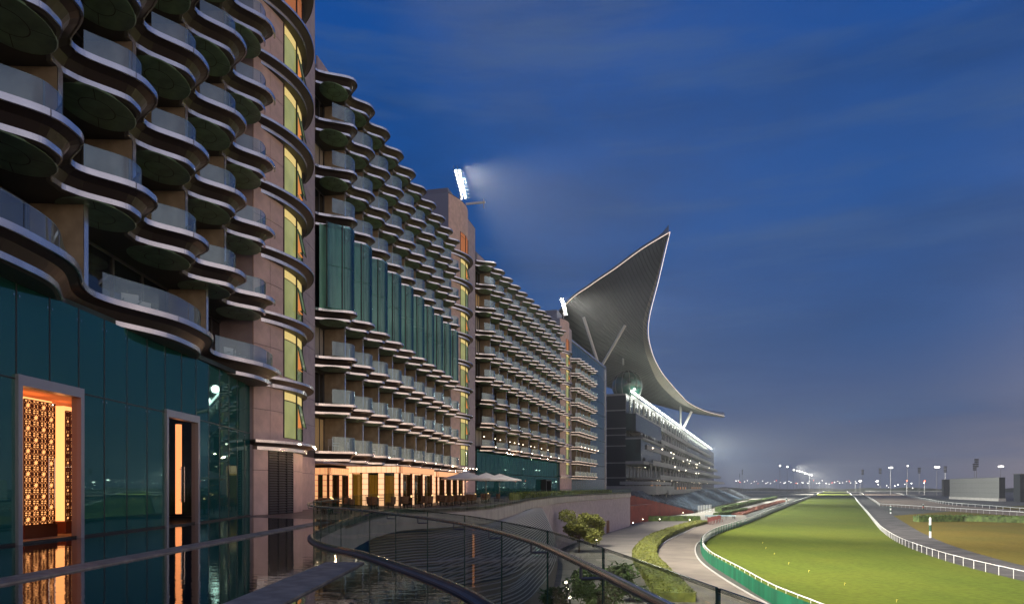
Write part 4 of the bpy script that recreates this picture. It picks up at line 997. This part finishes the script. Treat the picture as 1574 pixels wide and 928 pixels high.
# floodlight strip segments with real lights
for (a, b) in ((-1, 18), (20, 78), (84, 116), (118, 190), (196, 300), (310, 430)):
    mb = MB(); mb.box(2.2, 2.7, a, b, 48.4, 49.0, 0); ob('flood_strip', mb.mesh('flood_strip', M_strip), gs)
for s_ in (25, 90, 170, 260, 370):
    ld = bpy.data.lights.new('strip_light', 'SPOT'); ld.energy = 5.0e5; ld.spot_size = 2.1; ld.spot_blend = 1.0; ld.color = (.96, 1.0, .88); ld.shadow_soft_size = 3
    lo = bpy.data.objects.new('strip_light', ld); C.objects.link(lo); lo.parent = gs; lo.location = (5, s_, 50)
    if s_ > 200: ld.energy = 1.7e6
    lo.rotation_euler = Vector((1.0, .25, -.55) if s_ > 200 else (1.0, -.1, -1.0)).to_track_quat('-Z', 'Y').to_euler()
for (z, s0_, wd, hgt, o_) in ((8.9, 62, 10, 5, .2), (8.9, 80, 16, 5, .2), (3, 45, 14, 4.5, .2), (1.5, 66, 10, 6, .2), (8.9, 110, 30, 2.4, .2), (15, 140, 40, 1.2, .2), (8.9, 160, 60, 2.2, .2), (15, 215, 60, 1.6, .2), (21, 70, 5, 3, .2), (9.2, 250, 90, 2, .2)):
    mb = MB()
    for q in range(max(1, int(wd/4))): mb.box(o_, o_+.05, s0_+q*4, s0_+q*4+3.2, z, z+hgt)
    ob('lit_window', mb.mesh('lit_window', M_glit2), gs)
dots(gs, [(random.uniform(1, 14), random.uniform(2, 300), random.choice((8.2, 14.1, 20, 26.4))) for _ in range(46)], 'deck_light', M_dot, .22)
for s_ in (20, 60, 100, 145, 190):
    ld = bpy.data.lights.new('strip_glow', 'POINT'); ld.energy = 3.5e3; ld.color = (.96, 1.0, .88); ld.shadow_soft_size = 1.5
    lo = bpy.data.objects.new('strip_glow', ld); C.objects.link(lo); lo.parent = gs; lo.location = (3.6, s_, 50.5)
# people on the glazed balcony
M_ppl = mat('dark_clothes', (.02, .02, .03), .9)
mb = MB()
for i in range(46):
    s_ = random.uniform(0, 58); z = random.choice((21.3, 30.6)); o_ = random.uniform(6.2, 7.0)
    mb.tube([(o_, s_, z), (o_, s_, z+1.1)], .2, 6, 0, .26); mb.tube([(o_, s_, z+1.1), (o_, s_, z+1.5)], .26, 6, 0, .1); mb.ball((o_, s_, z+1.65), .13, 6)
cr = ob('spectator_crowd', mb.mesh('spectator_crowd', M_ppl), None, (45, 270, GZ), -GA); tag(cr, 'distant crowd of tiny dark figures on the grandstand balconies', 'crowd', kind='stuff')
# roof deck bubble
bb = thing('glass_dome', 'dark green glass capsule standing on the grandstand roof under the crescent', 'dome', (50.0, 296, GZ+48))
mb = MB(); mb.ball((0, 0, 6.8), 6.6, 20, 0, (1, 1, 1.02)); ob('dome_shell', mb.mesh('dome_shell', MAT.setdefault('dome', mat('green_dome_glass', (.012, .05, .04), .15, 0, spec=.9, var=.6, scale=.3)), True), bb)
mm = MB(); mm.tube([(6.62*math.sin(a*PI/16), 0, 6.8-6.76*math.cos(a*PI/16)) for a in range(1, 16)], .08, 4); mme = mm.mesh('dome_rib', M_gst)
for k in range(12): ob('dome_rib', mme, bb, (0, 0, 0), k*PI/6)
mb = MB(); mb.tube([(0, 0, -1), (0, 0, 1.2)], 2.6, 14); ob('dome_neck', mb.mesh('dome_neck', M_gst), bb)
# crescent roof
rf = thing('crescent_roof', 'huge upswept crescent roof with lit edges over the grandstand', 'roof')
FE = spline([(50.5,220,82),(48.6,228,69),(47.0,237,56.5),(53.3,262,52),(64,294.7,50),(75.4,325,49),(89,362,49),(106.7,410,50),(133.6,470,52),(164.5,529,55)], 8)
BE = spline([(50.5,220,82),(43.5,230.5,80.2),(36.5,242,77.5),(29,254,75),(21,267,71.5),(15,300,66),(30,355,63),(68,432,60),(118,498,57),(164.5,529,55)], 8)
M_und = mat('roof_underside', (.062, .070, .060), .6, 0, var=.12, scale=.08); M_rtop = mat('roof_top_metal', (.20, .23, .28), .4, .5); M_seam = mat('seam', (.03, .034, .03), .7)
nT = 12; k = len(FE)
def rp(i, t, dz=0):
    p = FE[i].lerp(BE[i], t); bow = 4*t*(1-t); return Vector((p.x, p.y, p.z+dz-1.5*bow))
panels = {}
for i in range(0, k-1):
    mb = MB()
    for a in range(nT):
        t0, t1_ = a/nT, (a+1)/nT
        mb.add([rp(i, t0), rp(i+1, t0), rp(i+1, t1_), rp(i, t1_)], [(0, 1, 2, 3)])
    o_ = ob('soffit_strip', mb.mesh('soffit_strip', M_und, True), rf)
    mb = MB()
    mb.tube([rp(i, a/nT, -.12) for a in range(nT+1)], .13, 4); ob('seam_rib', mb.mesh('seam_rib', M_seam), rf)
mb = MB()
for i in range(k-1):
    for a in range(nT):
        t0, t1_ = a/nT, (a+1)/nT
        def tp(j, t): 
            q_ = rp(j, t); q_.z += .8+3.2*4*t*(1-t); return q_
        mb.add([tp(i, t0), tp(i+1, t0), tp(i+1, t1_), tp(i, t1_)], [(3, 2, 1, 0)])
for E, dz in ((FE, 0), (BE, 0)):
    for i in range(k-1): mb.add([E[i], E[i+1], E[i+1]+Vector((0, 0, .8)), E[i]+Vector((0, 0, .8))], [(0, 1, 2, 3)])
ob('roof_skin', mb.mesh('roof_skin', M_rtop), rf)
mb = MB(); mb.tube([p+Vector((.3, -.6, -.2)) for p in FE[:k]], .09, 5); ob('lit_front_edge', mb.mesh('lit_front_edge', M_led), rf)
mb = MB(); mb.tube([p+Vector((.3, -.5, -.1)) for p in BE[:34]], .09, 5); ob('lit_back_edge', mb.mesh('lit_back_edge', M_led), rf)
mb = MB()
for i in range(k-1):
    a, b = FE[i], FE[i+1]; c, d_ = rp(i, .11, -.25), rp(i+1, .11, -.25)
    mb.add([a+Vector((0, 0, -.1)), b+Vector((0, 0, -.1)), d_, c], [(0, 1, 2, 3)])
ob('edge_band', mb.mesh('edge_band', mat('edge_band_tan', (.22, .19, .13), .6)), rf)
def P3(px, py, Y): return Vector(((px-787)*Y/F, Y, (748-py)*Y/F))
for a, b, r in (((919, 557, 240), (897, 487, 236), .5), ((926, 560, 240), (961, 500, 232), .5), ((958, 560, 300), (957, 530, 290), .4), ((1049, 660, 452), (1063, 632, 450), .8), ((1046, 660, 452), (1046, 625, 430), .6)):
    mb = MB(); mb.tube([P3(*a), P3(*b)], r, 8); ob('strut', mb.mesh('strut', MAT.setdefault('strutm', mat('strut_paint', (.62, .62, .58), .5))), rf)

# seating bowl with its red end wall
st = thing('seating_bowl', 'sloping bowl of blue grey seats in front of the grandstand with a red end wall', 'seating')
A0, B0 = Vector((36, 224, -2.2)), Vector((78, 292, -10.6)); A1, B1 = Vector((206, 640, -2.2)), Vector((232, 660, -10.6))
nr = 22; mb = MB()
M_seatd = mat('seat_step', (.10, .11, .13), .8); M_seat = mat('blue_seat', (.045, .065, .095), .6, 0, var=.6, scale=.35)
def row(t, u):
    return (A0.lerp(B0, t)).lerp(A1.lerp(B1, t), u)
for r in range(nr):
    t0, t1_ = r/nr, (r+1)/nr; z = row(t0, 0).z; z2 = row(t1_, 0).z
    a, b, c, d_ = row(t0, 0), row(t0, 1), row(t1_, 1), row(t1_, 0)
    mb.add([(a.x, a.y, z), (b.x, b.y, z), (c.x, c.y, z), (d_.x, d_.y, z), (d_.x, d_.y, z2), (c.x, c.y, z2)], [(0, 3, 2, 1), (3, 4, 5, 2)])
ob('seat_steps', mb.mesh('seat_steps', M_seatd), st)
mb = MB()
for r in range(nr):
    n_ = 150
    for j in range(n_):
        if j % 19 in (0, 1) or random.random() < .04: continue
        u = (j/n_)**1.6*.7; p = row((r+.35)/nr, u); z = row(r/nr, 0).z
        mb.box(p.x-.45, p.x+.45, p.y-.3, p.y+.3, z, z+.75)
tag(ob('seats', mb.mesh('seats', M_seat), st), kind='stuff')
mb = MB(); M_redw = mat('red_wall', (.20, .035, .022), .7, 0, var=.15, scale=.3)
a, b = Vector((35.6, 223.3, 0)), Vector((77.6, 291.3, 0)); n_ = Vector((.5, -.3, 0))
mb.add([(a.x, a.y, GZ), (b.x, b.y, GZ), (b.x, b.y, -10.4), (a.x, a.y, -1.6), (a.x-1, a.y+1, GZ), (b.x-1, b.y+1, GZ), (b.x-1, b.y+1, -10.4), (a.x-1, a.y+1, -1.6)],
       [(0, 1, 2, 3), (3, 2, 6, 7), (0, 3, 7, 4), (1, 5, 6, 2)])
ob('red_end_wall', mb.mesh('red_end_wall', M_redw), st)
mb = MB(); mb.box(0, 3, 0, 26, 0, 5.4); ob('wall_return', mb.mesh('wall_return', M_redw), st, (32, 205, GZ), -.5)
for i in range(9):    # turnstile posts at the front corner
    p = B0+Vector((2+i*1.2, 1+i*1.8, 0)); mb = MB(); mb.tube([(0, 0, 0), (0, 0, 3.2)], .14, 6); ob('barrier_post', mb.mesh('barrier_post', M_white), st, (p.x, p.y, GZ))
# pale canopies and marquee strips on the lawn
for i, (px, py, w_, d_, h_) in enumerate([(1107, 797, 22, 2.2, 1.3), (1190, 757.3, 150, 30, 3.5), (1130, 772, 60, 3, 2.2), (1160, 763, 90, 6, 2.6), (1225, 763, 60, 8, 2.0)]):
    x, y = Gp(px, py); o = thing('lawn_marquee', ['small pale blue awning by the hedge near the walking ring', 'long pale marquee roof far down the lawn', 'low dark green row of lawn booths', 'pale green row of booths behind the dark booths', 'far pale stand beside the turf rail'][i], 'marquee', (x, y, GZ))
    w2_ = w_/ (2.2 if i == 0 else 1.6)
    mb = MB(); mb.box(-w2_/2, w2_/2, -d_/2, d_/2, h_-.35, h_); ob('awning', mb.mesh('awning', [MAT.setdefault('paleblue', mat('pale_blue_canvas', (.30, .42, .46), .7)), M_conc, M_leaf, M_part, M_conc][i]), o)
    lm2 = MB(); lm2.box(-.12, .12, -.12, .12, 0, h_-.35); lme2 = lm2.mesh('pole', M_frame)
    for q in range(5):
        for dd in (-1, 1): ob('pole', lme2, o, (-w2_/2+.3+q*(w2_-.6)/4, dd*(d_/2-.2), 0))

# ------------------------------------------------------------------ big screen and its side towers
(x0, y0), (x1, y1) = Gp(1460, 766.5), Gp(1536, 770)
ang = math.atan2(y1-y0, x1-x0); L = math.hypot(x1-x0, y1-y0)
bs = thing('big_screen', 'huge blank grey video screen standing across the infield', 'screen', (x0, y0, GZ), ang)
M_scr = mat('screen_grey', (.16, .155, .15), .6, 0, var=.06, scale=.05, emit=None); M_blk = mat('screen_tower_dark', (.012, .014, .02), .6)
mb = MB(); mb.box(0, L, 0, 4, 2.3, 18.6); ob('screen_body', mb.mesh('screen_body', M_blk), bs)
pm_ = MB(); pm_.box(.05, L/8-.05, -.12, -.01, .05, 4.0); pme_ = pm_.mesh('screen_panel', M_scr)
for i in range(8):
    for j in range(4): ob('screen_panel', pme_, bs, (i*L/8, 0, 2.35+j*4.05))
mb = MB(); mb.box(-.4, L+.4, -.6, 4.4, 0, 2.3); ob('screen_base', mb.mesh('screen_base', M_conc), bs)
for nm, px, wd, py, h_, lab in (('a', 1449, 6.5, 762, 20, 'dark speaker tower left of the big screen'), ('b', 1563, 10.5, 771, 20.5, 'broad dark speaker tower right of the big screen')):
    x, y = Gp(px, py); o = thing('speaker_tower', lab, 'tower', (x, y, GZ), ang, 'dark towers flanking the screen')
    mb = MB(); mb.box(-wd/2, wd/2, 0, 7, 0, h_); ob('tower_body', mb.mesh('tower_body', M_blk), o)
    mb = MB(); mb.box(-wd/2-.2, wd/2+.2, -.2, 7.2, h_, h_+.4); ob('cap', mb.mesh('cap', M_frame), o)
    for j in range(5): mb = MB(); mb.box(-wd/2+.3, wd/2-.3, -.08, 0, 1+j*3.8, 4.5+j*3.8); ob('front_panel', mb.mesh('front_panel', M_blk), o)

# ------------------------------------------------------------------ far floodlight masts
def mast(px, py, H, base, label, lit=True, heads=4, red=False, thick=.4, group='distant floodlight masts'):
    Y = H*F/(748-py); x = (px-787)*Y/F; o = thing('floodlight_mast', label, 'floodlight', (x, Y, GZ), 0, group)
    mb = MB(); mb.tube([(0, 0, 0), (0, 0, H-GZ)], thick, 6, 0, thick*.5); ob('pole', mb.mesh('pole', M_frame), o)
    mb = MB(); w_ = heads*.9
    mb.box(-w_, w_, -.3, .3, H-GZ-.4, H-GZ, 0)
    if not lit:
        for q in range(4): mb.box(-w_*.8, w_*.8, -.3, .3, H-GZ-1-q*2.4, H-GZ-.2-q*2.4+1, 0)
    ob('head_frame', mb.mesh('head_frame', M_blk), o)
    if lit:
        hm = MB(); hm.ball((0, 0, 0), .75*Y/900+.15, 8); hme = hm.mesh('lamp', M_red if red else M_lamp2)
        for q in range(heads): ob('lamp', hme, o, (-w_+(q+.5)*2*w_/heads, -.5, H-GZ-.1+random.uniform(-.5, .5)))
    return o
M_lamp2 = mat('far_lamp', (1, 1, 1), .5, emit=(1, .93, .82), es=10)
for i, (px, py) in enumerate([(1198.7,715),(1210,717.4),(1220,721.6),(1225,723),(1229,724),(1233,725.2),(1237,726.4),(1240,727.4),(1244,728.6),(1247.5,729.7)]):
    mast(px, py, 28, 0, ['nearest', 'second', 'third', 'fourth', 'fifth', 'sixth', 'seventh', 'eighth', 'ninth', 'farthest'][i]+' lit mast of the receding row beyond the turf', True, 1, group='receding row of floodlight masts beyond the turf')
for Y_ in (1000, 1500):
    ld = bpy.data.lights.new('mast_light', 'SPOT'); ld.energy = 3.8e6; ld.spot_size = 2.3; ld.spot_blend = 1; ld.color = (1, .96, .82); ld.shadow_soft_size = 3
    lo = bpy.data.objects.new('mast_light', ld); C.objects.link(lo); lo.location = (.4747*Y_-58, Y_, 30); lo.rotation_euler = Vector((1.0, .05, -.62)).to_track_quat('-Z', 'Y').to_euler()
mast(1369, 718.5, 27, 0, 'lit floodlight mast left of the tallest lit mast', True, 3)
mast(1395, 715, 30, 0, 'tallest thin lit mast with one bright lamp', True, 1)
mast(1440, 717.5, 27, 0, 'lit floodlight mast above the left speaker tower', True, 4)
mast(1538, 716.5, 27, 0, 'lit floodlight mast right of the screen with four lamps', True, 4)
mast(1322, 739, 9, 0, 'low lit lamp mast near the end of the turf', True, 2)
mast(1348, 739.5, 9, 0, 'low lit lamp mast left of the infield masts', True, 2)
mast(1394, 738.5, 9, 0, 'low red lamp mast under the tallest thin mast', True, 1, True)
mast(1421, 738.5, 9, 0, 'low red lamp mast before the left speaker tower', True, 1, True)
for i, (px, py) in enumerate([(1501, 706), (1498, 713), (1453, 717), (1413, 719), (1353, 720), (1326, 722)]):
    mast(px, py, 30, 0, ['tall unlit floodlight mast above the big screen', 'unlit mast just left of the tall unlit one', 'unlit mast right of the lit mast by the left speaker tower', 'faint unlit mast between two lit masts', 'faint unlit mast left of the thin lit mast', 'leftmost faint unlit mast beyond the turf'][i], False, 3)
mast(1141, 722, 30, 0, 'thin dark lattice mast beyond the far end of the grandstand', False, 1)
mast(1137, 728, 30, 0, 'second thin dark mast beside the far end of the grandstand', False, 1)
# low distant city lights along the horizon, also seen mirrored in the glass
for i in range(42):
    px = 1130+i*4.6+random.uniform(-2, 2); py = 742+random.uniform(-4, 1.0)
    Y = random.uniform(1200, 1700); H = (748-py)*Y/F
    o = thing('street_lamp', 'tiny far street lamp glowing on the horizon haze', 'street lamp', ((px-787)*Y/F, Y, GZ), 0, 'tiny street lamps along the horizon')
    mb = MB(); mb.tube([(0, 0, 0), (0, 0, H-GZ)], .2, 4); ob('pole', mb.mesh('pole', M_frame), o)
    mb = MB(); mb.ball((0, 0, H-GZ), random.uniform(.4, .75), 6); ob('lamp', mb.mesh('lamp', M_red if i % 6 == 2 else M_lamp2), o)
mb = MB()
for i in range(170):
    a = math.radians(random.uniform(28, 95)); R_ = random.uniform(900, 1500); mb.ball((R_*math.sin(a), R_*math.cos(a), random.uniform(-4, 8)), random.uniform(.4, .8), 6)
tag(ob('distant_city_lights', mb.mesh('distant_city_lights', M_lamp2)), 'scattered city lights far along the right horizon', 'lights', kind='stuff')
# far dark treeline and low buildings
mb = MB(); n_ = 260; prev = None
M_tl = mat('far_treeline', (.020, .026, .022), .95, 0, var=.4, scale=.02)
import mathutils.noise as mnoise
for i in range(n_+1):
    a = math.radians(-20+i*110/n_); R_ = 1800
    h_ = 6+9*abs(mnoise.noise(Vector((i*.13, 0, 0))))+4*abs(mnoise.noise(Vector((i*.9, 3, 0))))
    p = [(R_*math.sin(a), R_*math.cos(a), GZ), (R_*math.sin(a), R_*math.cos(a), GZ+h_), ((R_+60)*math.sin(a), (R_+60)*math.cos(a), GZ+h_*.9), ((R_+60)*math.sin(a), (R_+60)*math.cos(a), GZ)]
    if prev: mb.add(prev+p, [(0, 4, 5, 1), (1, 5, 6, 2), (2, 6, 7, 3)])
    prev = p
tag(ob('distant_treeline', mb.mesh('distant_treeline', M_tl)), 'dark far treeline along the horizon', 'trees', kind='stuff')
mb = MB()
for x in (-.5, .5):
    for y in (-.5, .5): mb.box(x-.05, x+.05, y-.05, y+.05, 0, .9)
mb.box(-.6, .6, -.6, .6, .9, 1.0); mb.box(-.6, .6, .5, .6, 1.0, 2.1); rch = mb.mesh('plaza_chair', mat('faded_red_canvas', (.16, .045, .04), .8))
for i, px in enumerate((1092, 1097, 1102, 1107)):
    x, y = Gp(px, 806-i*1.4); tag(ob('plaza_chair', rch, None, (x, y, GZ+.03), .3), ['red chair nearest the curved hedge end below the pale awning', 'second red chair from the curved hedge end below the awning', 'third red chair from the curved hedge end below the awning', 'red chair farthest from the hedge end below the awning'][i], 'chair', 'red chairs below the pale awning')
for nm, pth in (('inner_kerb', ringL), ('outer_kerb', ringR)):
    mb = MB(); wallstrip(mb, pth, offset(pth, -.22), GZ+.0, GZ+.14); o = ob(nm, mb.mesh(nm, M_conc)); o['kind'] = 'structure'
# small bollard lights on the plaza
bm_ = MB(); bm_.tube([(0, 0, 0), (0, 0, .8)], .08, 6); bme_ = bm_.mesh('bollard_post', M_black); bl_ = MB(); bl_.ball((0, 0, .95), .16, 8); ble_ = bl_.mesh('bollard_lamp', M_dot)
GL = ['behind the left end of the trimmed hedge', 'just in front of the trimmed hedge', 'against the red wall left', 'against the red wall right', 'at the right end of the trimmed hedge', 'left of the trimmed hedge by the red wall', 'between mauve wall and trimmed hedge', 'on the plaza beside the small olive trees', 'by the clipped hedge near the flower bed', 'by the dark tree behind the balustrade', 'lowest in the picture beside the dark tree', 'topmost of the three beside the slim dark tree', 'at the foot of the slatted canopy']
for gi, (px, py) in enumerate([(1000,792),(1014,799),(1028,788),(1050,788),(1060,800),(973,805),(988,799),(917,834),(1098,790),(872,915),(876,930),(870,905),(835,832)]):
    if py > 880: z = GZ
    x, y = Gp(px, py+3); o = thing('garden_light', 'small warm garden light '+GL[gi], 'light', (x, y, GZ), 0, 'warm garden lights around the plaza')
    ob('bollard_post', bme_, o); ob('bollard_lamp', ble_, o)
# ------------------------------------------------------------------ haze
if HAZE_DENSITY:
    hm = bpy.data.materials.new('haze_volume'); hm.use_nodes = True; t = hm.node_tree; t.nodes.clear()
    o_ = N(t, 'ShaderNodeOutputMaterial'); v = N(t, 'ShaderNodeVolumePrincipled')
    v.inputs['Color'].default_value = (.86, .88, .92, 1); v.inputs['Density'].default_value = HAZE_DENSITY; v.inputs['Anisotropy'].default_value = .2
    t.links.new(v.outputs[0], o_.inputs['Volume'])
    mb = MB(); mb.box(-2950, 2950, -450, 2950, GZ-1, 95); h = ob('haze', mb.mesh('haze', hm)); h['kind'] = 'stuff'
